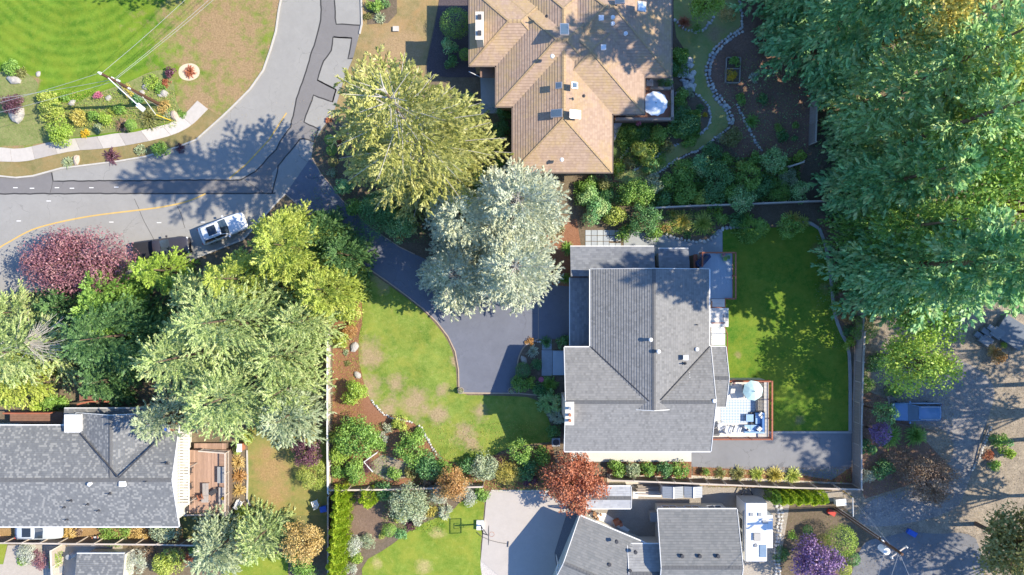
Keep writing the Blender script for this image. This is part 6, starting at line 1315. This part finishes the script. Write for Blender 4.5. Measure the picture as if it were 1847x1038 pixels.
# ---------------------------------------------------------------- shrubs: px, py, r px, kind, colour, label
SH='''828,37,24,ball,green,big clipped green ball against the left wall of the tan-roofed house
810,84,14,round,teal,blue-green shrub in the dark bed left of the tan roof
838,101,12,ball,green,smaller clipped green ball below the big one by the tan roof
812,112,12,round,dkgreen,dark shrub wedged beneath the blue-green one left of the tan roof
845,175,8,round,teal,small hydrangea with bluish leaves under the flag pole
909,209,14,round,dkgreen,dark shrub tucked in the corner below the tan porch roof
900,236,18,round,dkgreen,wider dark shrub in the shade left of the tan wall
899,296,11,round,green,green shrub between yellow-green conifer and tan wall corner
596,253,10,ball,green,top one of three dark round bushes in the roadside bed
600,270,9,ball,green,middle one of three dark round bushes in the roadside bed
598,289,10,ball,olive,lowest of three dark round bushes in the roadside bed
600,312,9,low,greyg,grey-green low plant beneath the three round bushes
616,256,9,spiky,rust,reddish plant right of the top round bush by the road
620,337,16,round,teal,teal rounded shrub by the shaded driveway top
593,216,6,low,rust,small red plant where the road meets the bed
682,388,42,round,dkgreen,wide low dark evergreen under the yellow-green conifer
722,410,30,round,bluegreen,blue-toned evergreen shrub at the driveway side near the silver conifers
640,372,16,round,green,green shrub leaning on the driveway edge below the teal one
723,426,8,spiky,orange,orange flowered plant at the driveway edge
870,330,26,round,dkgreen,dark shrub between the yellow-green tree and the silver one
666,8,9,round,lime,lime plant at the left corner of the top roadside bed
680,12,11,round,green,green shrub in the centre of the top roadside bed
694,6,9,round,dkgreen,dark shrub right in the top roadside bed
664,30,8,low,olive,olive groundcover in the lower left of the top roadside bed
684,32,9,spiky,greyg,grey spiky plant low in the top roadside bed
20,122,13,round,green,green shrub behind the tall boulder at the left
37,130,10,low,olive,olive plant right of the tall boulder
84,176,14,round,ygreen,upper yellow-green shrub left of the pole shadow
92,200,22,round,ygreen,large yellow-green shrub at the pole shadow tip
111,237,23,round,lime,lime shrub leaning over the pavement slabs
142,214,15,round,yellow,yellow shrub above the lime one by the pavement
153,242,8,low,flower,bright yellow flowers at the pavement edge
177,174,8,round,pink,pink flowering bush on the lawn edge left of the utility pole
116,178,7,round,green,small green bush left of the upright pale rock
168,212,10,round,green,green plant in the roadside garden just right of the yellow shrub
189,214,11,round,lime,bright green plant in the centre of the roadside garden
176,232,9,low,greyg,grey-green plant beside the pavement left of the brown grass
219,226,11,spiky,brown,tan ornamental grass beside the rounded dark green bush
237,226,12,ball,green,rounded dark green bush touching the pavement edge
266,212,17,spiky,olive,olive ornamental grass below the lamp head
216,196,10,round,green,green plant under the lamp arm
203,200,9,low,ygreen,yellow-green plant left of the lamp arm shadow
228,165,11,round,yellow,yellow-green bush directly below the crossing wires
246,178,10,round,dkgreen,dark green plant beside the utility pole shadow
270,148,14,low,lime,light green plants above the white rocks near the pole
288,158,11,low,green,green plants right of the white rocks near the pole
300,150,8,low,rust,reddish plants at the upper right of the roadside garden
296,192,13,low,gold,yellow plants at the foot of the utility pole
300,208,8,low,greyg,pale green plants where the guy wire lands
328,206,8,low,green,small green plant at the outer bend of the pavement
310,131,10,round,purple,dark purple plant left of the pale mulch oval
341,130,9,spiky,rust,reddish spiky plant inside the pale mulch oval
199,281,12,spiky,purple,red-brown spiky grass on the verge between slabs and kerb
290,270,17,round,green,green bush on the verge spilling over the kerb
253,271,10,low,greyg,small grey-green plant left of the verge bush
121,293,9,spiky,greyg,greyish tuft beside the sandy verge rock
325,268,8,low,purple,low purple plant right of the verge bush
1313,24,16,fine,gold,golden bush right of the lime tree at the top
1235,40,10,spiky,rust,red flowers under the lime tree right of the tan roof
1256,52,9,round,green,green plant at the tip of the curved stone edging
1226,102,14,round,green,green shrub right of the tan roof above the rocks
1213,122,11,round,dkgreen,dark shrub between tan roof corner and rocks
1225,176,16,round,green,green shrub between rocks and umbrella deck
1243,168,9,round,greyg,pale grey-green plant below the rockery
1235,219,26,round,dkgreen,large dark green shrub below the umbrella deck corner
1262,194,7,low,dkgreen,low dark plant within the stone ring
1273,207,5,low,flower,small yellow flowers inside the stone ring
1242,254,13,round,green,green shrub hugging the upper side of the narrow grass path
1134,245,22,low,green,green groundcover below the umbrella deck railing
1158,240,16,low,dkgreen,dark groundcover along the deck shadow
1192,243,16,round,green,mid green shrub left of the large dark one by the deck
1161,274,23,round,ygreen,yellow-green shrub at the left end of the narrow grass path
1188,258,9,spiky,gold,golden tuft beside the narrow grass path
1134,297,11,round,olive,olive shrub at the lower right corner of the tan roof
1114,303,14,round,lime,light green shrub at the tan roof corner gutter
1180,330,18,round,greyg,grey-green shrub above the broad bush-tree
1225,338,9,round,green,left one of two small green bushes in the middle border
1247,338,8,round,green,right one of two small green bushes in the middle border
1232,311,22,round,green,rounded green shrub below the long stone edging
1286,272,17,round,dkgreen,dark green shrub under the long stone edging
1310,284,11,round,green,small bright green shrub under the olive one
1320,249,18,round,olive,rounded olive-gold shrub on the edge of the bare soil
1299,250,7,low,white,pale flowering plant left of the rounded olive-gold shrub
1340,300,10,round,ygreen,yellow-green shrub above the green border trees
1335,180,10,round,green,green plant at the top of the short stone line
1357,219,11,spiky,green,green spiky plant halfway down the short stone line
1374,183,11,round,dkgreen,dark round plant on the bare soil right of the stone line
1360,140,8,spiky,silver,pale lacy plant right of the raised bed
1404,231,8,round,green,green small shrub right in the bare soil garden
1411,244,10,round,dkgreen,dark small shrub below the green one in the bare soil
1436,226,6,round,green,tiny green plant near the grey fence length
1434,250,5,round,dkgreen,tiny dark plant low near the grey fence length
1392,280,9,spiky,green,green fern above the bluish shrub tree
1443,284,11,round,lime,light green plant right of the fence stub
1420,322,20,fine,greyg,greyish green shrub at the right end of the shrub border
1378,338,20,round,dkgreen,dark shrub right of centre just above the thin fence
1404,345,22,fine,green,green shrub touching the thin fence on the right
1340,358,24,round,bluegreen,bluish shrub lying across the thin fence
1288,350,22,round,dkgreen,dark shrub behind the thin fence in the centre
1236,352,20,round,green,green shrub above the spiky pair
1197,360,14,round,dkgreen,dark shrub at the left start of the thin fence
1077,384,25,round,teal,teal rounded shrub directly above the patio slabs
1060,352,18,round,bluegreen,dull green shrub between silver conifer and patio slabs
1095,355,15,round,dkgreen,dark shrub above the yellow one
1111,391,19,round,ygreen,yellow-green shrub between teal and green shrubs by the patio
1126,420,14,round,green,green shrub tip beside the patio slabs
1180,425,13,round,green,green shrub hanging over the slate path
1202,413,9,low,gold,golden plant at the left end of the grey stone edging
1232,399,15,spiky,yellow,left one of the two yellow-green spiky plants
1269,402,17,spiky,ygreen,right one of the two yellow-green spiky plants
1215,386,7,spiky,yellow,tiny yellow tuft left above the spiky pair
1240,424,7,low,dkgreen,low dark plant beneath the spiky pair
1290,376,14,low,lime,light green groundcover along the thin fence
1357,412,29,conif,green,spiky green dwarf conifer at the top edge of the rectangular lawn
1330,400,15,round,dkgreen,dark shrub left of the spiky dwarf conifer
1431,397,14,spiky,yellow,yellow ornamental grass right of the bright green maple
1450,400,10,spiky,ygreen,smaller yellow-green grass near the upper right lawn corner
1516,500,15,round,green,green bush in the mulch strip under the broad teal fir
1530,620,11,round,lime,small lime bush at the lower end of the mulch strip
1572,560,20,round,green,green bush behind the weathered fence in the fir shade
1575,655,16,round,dkgreen,dark bush at the foot of the lime-green tree by the fence
1560,690,17,fine,green,fine green bush against the outer side of the lawn fence
1612,705,13,round,green,green bush above the front of the blue car
1262,300,20,round,teal,teal bush between the long stone edging and the middle border
1318,345,18,round,green,green bush just above the thin fence in the centre right
1262,355,17,round,ygreen,yellow-green bush just above the thin fence in the centre left
1208,330,16,round,green,green bush between the broad bush-tree and the small green pair
1172,300,14,round,dkgreen,dark bush on the lower side of the narrow grass path
1362,285,14,round,green,green bush left of the bluish shrub tree
1410,300,16,round,green,green bush around the tip of the fence stub
1440,345,18,round,bluegreen,bluish bush at the right end above the thin fence
1300,395,12,round,green,green bush right of the spiky pair
1058,330,15,round,green,green bush below the lower right corner of the tan roof
1090,335,13,round,olive,olive bush beside the tan roof gutter
1376,412,13,round,lime,lime bush between the spiky dwarf conifer and the bright green maple
1216,235,14,round,green,green bush between the large dark shrub and the deck corner
1205,265,12,round,olive,olive bush on the upper stone edging
680,800,16,round,green,green bush below the large rhododendron-green shrub
690,790,10,fine,white,pale-flowered plant between large shrubs in the lower bark bed
628,770,14,round,lime,lime bush between the pale fence and the large round shrub
840,838,16,round,dkgreen,dark bush between orange-brown tree and grey-green shrub
800,842,14,round,green,green bush left of the orange-brown small tree
975,822,16,round,green,green bush at the left rim of the red maple
1508,522,10,spiky,green,upper green fern along the right lawn edging
1511,554,10,spiky,lime,lower green fern along the right lawn edging
1531,530,15,fine,brown,upper orange-brown shrub by the right lawn edging
1526,568,15,fine,orange,lower orange-brown shrub by the right lawn edging
1558,594,24,fine,green,fine-leaved green shrub over the fence corner
1528,596,10,fine,dkgreen,dark fine-leaved shrub left of the fence corner
1515,480,12,fine,dkgreen,dark shrub in the mulch strip under the fir
1607,787,18,spiky,green,palm-like green plant left below the blue car
1655,787,16,spiky,green,palm-like green plant right below the blue car
1565,811,15,round,dkgreen,dark green shrub below the violet one
1565,859,14,fine,silver,pale silvery shrub right of the lower fence corner
1593,849,18,round,dkgreen,dark round shrub right of the pale silvery one
1620,835,22,fine,brown,thin brown shrub left of the sparse shrub tree
1690,895,14,low,brown,low rusty plant beneath the sparse shrub tree
1803,794,13,round,green,upper green shrub at the right edge of the gravel
1817,818,13,round,lime,lime shrub at the right edge of the gravel
1793,838,10,round,green,lowest green shrub at the right edge of the gravel
1820,798,8,round,teal,teal shrub at the right edge of the gravel
1783,821,10,low,rust,reddish low plant beside the lime shrub on the right
1801,641,15,round,orange,round orange bush below the dark slabs at the right edge
1789,634,10,fine,gold,golden bush touching the round orange one
1812,622,6,round,lime,small lime plant between slabs and orange bush
1515,971,23,ball,lime,large clipped lime-green ball near the utility pole
1540,1007,14,ball,dkgreen,dark clipped ball below the large lime one
1520,1027,13,ball,ygreen,yellow-green ball at the bottom edge near the violet tree
1483,976,13,ball,olive,olive clipped bush between the violet tree and the lime ball
1460,955,10,ball,dkgreen,dark ball above the violet tree
1408,1000,14,low,dkgreen,dark ivy on the stones left of the violet tree
1430,966,9,low,green,green tuft above left of the violet tree
943,672,14,ball,dkgreen,round dark bush at the upper end of the driveway corner bed
939,694,16,round,green,spreading green bush above the shaded barrel planter
957,690,10,round,lime,lighter green bush beside the pink pot
966,659,10,round,dkgreen,dark green plant near the pavers in the corner bed
960,634,9,spiky,silver,silvery plants at the top of the driveway corner bed
992,694,13,spiky,green,fern-like green plant next to the porch
972,701,11,round,dkgreen,dark bush between pink pot and teal conifer
985,617,9,spiky,dkgreen,left dark fern between pavers and garage
1015,618,13,round,dkgreen,dark shrub under the garage eave beside the pavers
993,727,25,conif,bluegreen,blue spruce at the shaded front wall
1004,750,17,conif,silver,pale silver spruce tip in the sun at the front wall
998,778,12,round,dkgreen,dark bush above the air conditioner
955,617,8,low,orange,orange plants at the sunny tip of the corner bed
1024,448,10,spiky,green,fern at the upper left corner of the slate roof
1020,503,9,spiky,green,fern at the garage wall by the silver conifers
1005,415,12,low,greyg,greyish plants in the red bark beside the silver conifers
872,842,24,round,greyg,grey-green shrub in the middle of the lower border
914,852,25,fine,yellow,golden yellow shrub in the lower border above the court
948,846,20,round,dkgreen,dark shrub right of the golden yellow one
955,866,12,round,purple,purplish shrub left of the red maple
895,836,13,fine,purple,dark reddish shrub above the golden yellow one
776,842,25,round,dkgreen,dark shadowy shrub right of the sandy patch
869,889,15,round,green,dense green shrub at the top left of the court
842,893,20,fine,white,white-leaved shrub left of the dense green one
793,890,19,fine,white,white flowering shrub right of the olive tree
755,936,12,round,silver,pale blue juniper low in the lower bed
803,926,14,conif,silver,rounded pale blue spruce at the lawn edge
778,923,10,round,yellow,yellow shrub beside the rounded blue spruce
722,933,12,round,ygreen,yellow-green shrub at the tip of the dark soil
705,958,12,ball,green,green clipped ball near the lower lawn edge
721,963,12,low,teal,light teal juniper right of the green clipped ball
690,966,7,round,ygreen,small yellow-green bush left of the green clipped ball
740,950,9,low,purple,low purple plant along the lower bed edge
757,782,10,round,green,green plant touching the tan lawn edging
721,763,14,round,ygreen,yellow-green shrub right of the large rhododendron-green one
733,782,9,fine,yellow,yellow-leaved plant below the yellow-green shrub
700,770,9,round,silver,pale blue plant between the two big green shrubs
641,706,23,round,lime,bright lime round shrub alone in the bark bed
627,562,22,round,ygreen,yellow-green shrub at the top of the bark bed
628,595,14,fine,orange,orange shrub under the top shrub of the bark bed
614,614,14,round,ygreen,smaller yellow-green shrub at the pale fence
624,636,5,low,greyg,upper one of two tiny grey plants in the bark bed
627,656,5,low,olive,lower one of two tiny plants in the bark bed
606,787,14,round,ygreen,yellow-green shrub at the lower end of the pale fence
612,818,19,round,lime,lime shrub right of the dark purple maple
640,852,22,round,green,green shrub above the grey fence corner
610,850,12,round,green,small green shrub close to the lime clipped round one
660,842,14,fine,purple,reddish purple shrub inside the white railed corner
712,853,14,round,green,green shrub on the sandy patch
740,852,12,round,olive,olive shrub at the right of the sandy patch
564,859,27,fine,ygreen,large fluffy yellow-green shrub below the dark purple maple
553,1020,24,round,green,green shrub at the bottom edge left of the lime conifers
528,1000,14,round,bluegreen,blue-green shrub beside the pale stones at the bottom
695,888,17,round,dkgreen,dark shrub right of the lime oval bush
636,985,18,fine,white,upper white-flowering shrub below the soil patch
664,977,14,fine,greyg,grey shrub right of the upper white-flowering one
641,1005,12,round,lime,lime shrub between the white-flowering ones
633,1026,11,fine,white,lower white-flowering shrub at the bottom edge
605,985,9,low,greyg,grey plant at the foot of the lime conifer row
770,866,15,fine,brown,brown twiggy shrub in shade right of the sandy patch
52,998,20,fine,white,whitish green shrub on the small tan patio
40,1012,9,low,green,green plant at the left of the whitish patio shrub
72,1009,18,fine,plum,plum-coloured shrub beside the whitish patio shrub
121,966,14,spiky,gold,yellow spiky plant between pale car and fence
140,962,9,low,brown,brown plant beside the pale cloth heap
72,970,7,low,gold,small gold plant at the fence below the pale car
300,958,26,round,greyg,pale green shrub at the lower right corner of the mottled roof
240,1012,25,fine,white,whitish shrub right of the outbuilding roof
303,1012,26,round,ygreen,yellow-green shrub with pale flowers at the bottom edge
340,1006,13,round,rust,reddish flowering bush at the bottom edge
352,990,13,round,green,green bush left of the feathery grey-green tree
268,1000,14,fine,brown,brown bush between the two pale ones at the bottom
205,960,30,low,green,green ground plants under the mottled roof eave
250,962,18,low,gold,golden grass strip beneath the mottled roof eave
90,728,16,round,green,green hedge piece above the brown boardwalk
66,730,13,round,lime,lime hedge piece at the left above the brown boardwalk
112,726,11,round,green,green hedge piece at the right above the brown boardwalk
395,828,8,ball,olive,olive ball-shaped potted bush on the reddish deck
352,921,9,round,ygreen,left one of two yellow-green pot plants at the lower deck edge
384,920,10,round,ygreen,right one of two yellow-green pot plants at the lower deck edge
402,917,8,low,plum,pinkish plants at the lower right deck corner
438,925,12,round,ygreen,yellow-green shrub between deck corner and feathery tree
445,790,12,round,ygreen,yellow-green shrub above the white-roofed hutch
'''
for ln in SH.strip().split('\n'):
    px,py,r,kind,col,label=ln.split(',',5); shrub(float(px),float(py),float(r)*(1.14 if float(r)<30 else 1),kind,col,label)
shrub(428,835,13,'spiky','gold','upper tuft of the gold grasses between deck and yard lawn',cat='ornamental grass'); shrub(430,860,13,'spiky','orange','middle tuft of the gold grasses between deck and yard lawn',cat='ornamental grass'); shrub(430,885,12,'spiky','gold','lower tuft of the gold grasses between deck and yard lawn',cat='ornamental grass'); shrub(426,812,10,'round','ygreen','yellow-green shrub at the top of the gold grasses')
# box hedge
g=np.random.default_rng(5); n=900; p=P(98,1011,.9); c=np.stack([g.uniform(-.35,.35,n),g.uniform(-.7,.7,n),g.uniform(.2,1.1,n)],1); s=g.integers(0,3,n); c[s==0,2]=1.1; c[s==1,0]=np.sign(c[s==1,0])*.36
A=unit(g.normal(size=(n,3))+np.array([0,0,.6]))*.12; B=unit(np.cross(A,g.normal(size=(n,3))))*.04
o=link('box_hedge',kites(c,A,B,'box_hedge',LM('lime')),None,(p.x,p.y,0)); tag(o,'small rectangular clipped lime hedge by the two pale fence panels','hedge')
# lime columnar conifers
for k in range(10):
    lab=['topmost','second from the top','third from the top','fourth from the top','fifth from the top','sixth from the top','seventh from the top','eighth from the top','ninth from the top','lowest'][k]
    shrub(615-k*1.2+(k%2)*3,893+k*15.5,18,'column','hedge',f'{lab} of the columnar lime conifers standing in a vertical row',h=3.0,group='columnar lime conifers in a vertical row')
shrub(664,899,19,'column','hedge','lone oval lime conifer standing right of the vertical conifer row',h=2.4)
for k in range(7):
    lab=['leftmost and darkest','second from the left','third from the left','fourth from the left','fifth from the left','sixth from the left','rightmost'][k]
    shrub(1396+k*14.0,897+(k%2)*1.5,13,'column','hedge' if k else 'green',f'{lab} of the lime conifers between caravan and white storage box',h=2.6,group='lime conifers right of the caravan')
# south hedge below the pale grey roof
for k,(c_,lb) in enumerate((('green','first rose-green shrub from the left in the row under the pale grey eave'),('greyg','second shrub from the left in the row under the pale grey eave'),('green','third shrub from the left in the row under the pale grey eave'),('dkgreen','fourth shrub from the left in the row under the pale grey eave'),('green','last shrub before the small dotted bushes under the pale grey eave'))): shrub(1112+k*29,847+(k%2),17,'round',c_,lb,group='hedge row below the pale grey eave',dens=1.1)
for k,(x,r_,c_,lb) in enumerate(((1273,10,'green','green leafy bush starting the row of small bushes by the long fence'),(1300,10,'olive','second bush of the small row, dull olive'),(1332,13,'olive','third bush of the small row along the long fence'),(1367,12,'ygreen','fourth bush of the small row along the long fence'),(1399,15,'yellow','fifth and widest bush of the small row, bright yellow-green'),(1431,14,'ygreen','last bush of the small row, nearest the side driveway end'))): shrub(x,853+k*1.2,r_,'spiky' if k else 'round',c_,lb,group='small bushes in a row along the long fence'); 
# low weeds and tufts: nobody could count these
def scatter(name,regions,n,leaf,col,seed,h=.12):
    g=np.random.default_rng(seed); cs=[]
    for (x0,y0,x1,y1,wt) in regions:
        k=int(n*wt); cs.append(np.stack([g.uniform(x0,x1,k),g.uniform(y0,y1,k)],1))
    q=np.vstack(cs); c=np.stack([(q[:,0]-CX)/PPM,(CY-q[:,1])/PPM,np.full(len(q),.02)],1)+np.stack([0*q[:,0],0*q[:,0],g.uniform(0,h,len(q))],1)
    A=unit(g.normal(size=c.shape)+np.array([0,0,.9]))*(leaf*g.uniform(.5,1.4,len(c)))[:,None]; B=unit(np.cross(A,g.normal(size=c.shape)))*leaf*.25
    o=link(name,kites(c,A,B,name,LM(col))); tag(o,kind='stuff')
scatter('undergrowth',[(1035,330,1290,372,1),(1180,380,1290,425,.25),(1120,230,1200,300,.6),(1205,90,1240,140,.4),(1215,200,1262,250,.5),(1240,285,1440,365,1.4)],9000,.16,'green',1,.35)
scatter('undergrowth',[(1060,300,1440,365,1),(1300,120,1450,300,.35)],3500,.16,'teal',21,.4)
scatter('leaf_litter',[(600,545,655,880,1),(655,760,1000,885,.8),(1250,842,1535,880,.8),(1555,690,1720,900,1),(560,240,700,420,.6),(1290,90,1470,300,.7)],4500,.09,'orange',22,.03)
scatter('weeds',[(600,545,655,880,1),(655,760,1000,885,1),(1250,845,1535,880,.5),(1340,90,1460,300,.4)],3200,.10,'lime',23,.1)
scatter('leaf_litter',[(640,400,900,560,1),(380,180,600,420,1),(1540,900,1800,1038,1),(0,960,330,985,.6)],700,.07,'gold',24,.02)
scatter('leaf_litter',[(1552,600,1847,1038,1)],5000,.10,'brown',2,.03)
scatter('undergrowth',[(560,235,700,420,.5),(640,350,860,440,1),(870,190,925,300,.3)],3200,.14,'dkgreen',3,.25)
scatter('undergrowth',[(580,765,700,880,1),(740,830,1000,885,1.6),(690,890,800,960,.6)],3600,.12,'green',4,.2)
scatter('undergrowth',[(80,165,320,232,1)],4200,.12,'lime',5,.2)
scatter('undergrowth',[(80,165,320,232,1)],1500,.11,'gold',15,.2)
scatter('undergrowth',[(1380,895,1560,1038,.4),(1552,690,1650,900,1)],2600,.11,'olive',6,.12)
scatter('undergrowth',[(1470,395,1545,630,1)],1200,.12,'olive',7,.15)
scatter('undergrowth',[(1470,0,1847,560,1)],6000,.22,'dkgreen',8,.4)
scatter('undergrowth',[(30,520,600,760,1)],6000,.20,'dkgreen',9,.4)
print('objects',len(bpy.data.objects),'tris',sum(len(o.data.polygons)*2 for o in bpy.data.objects if o.type=='MESH'))
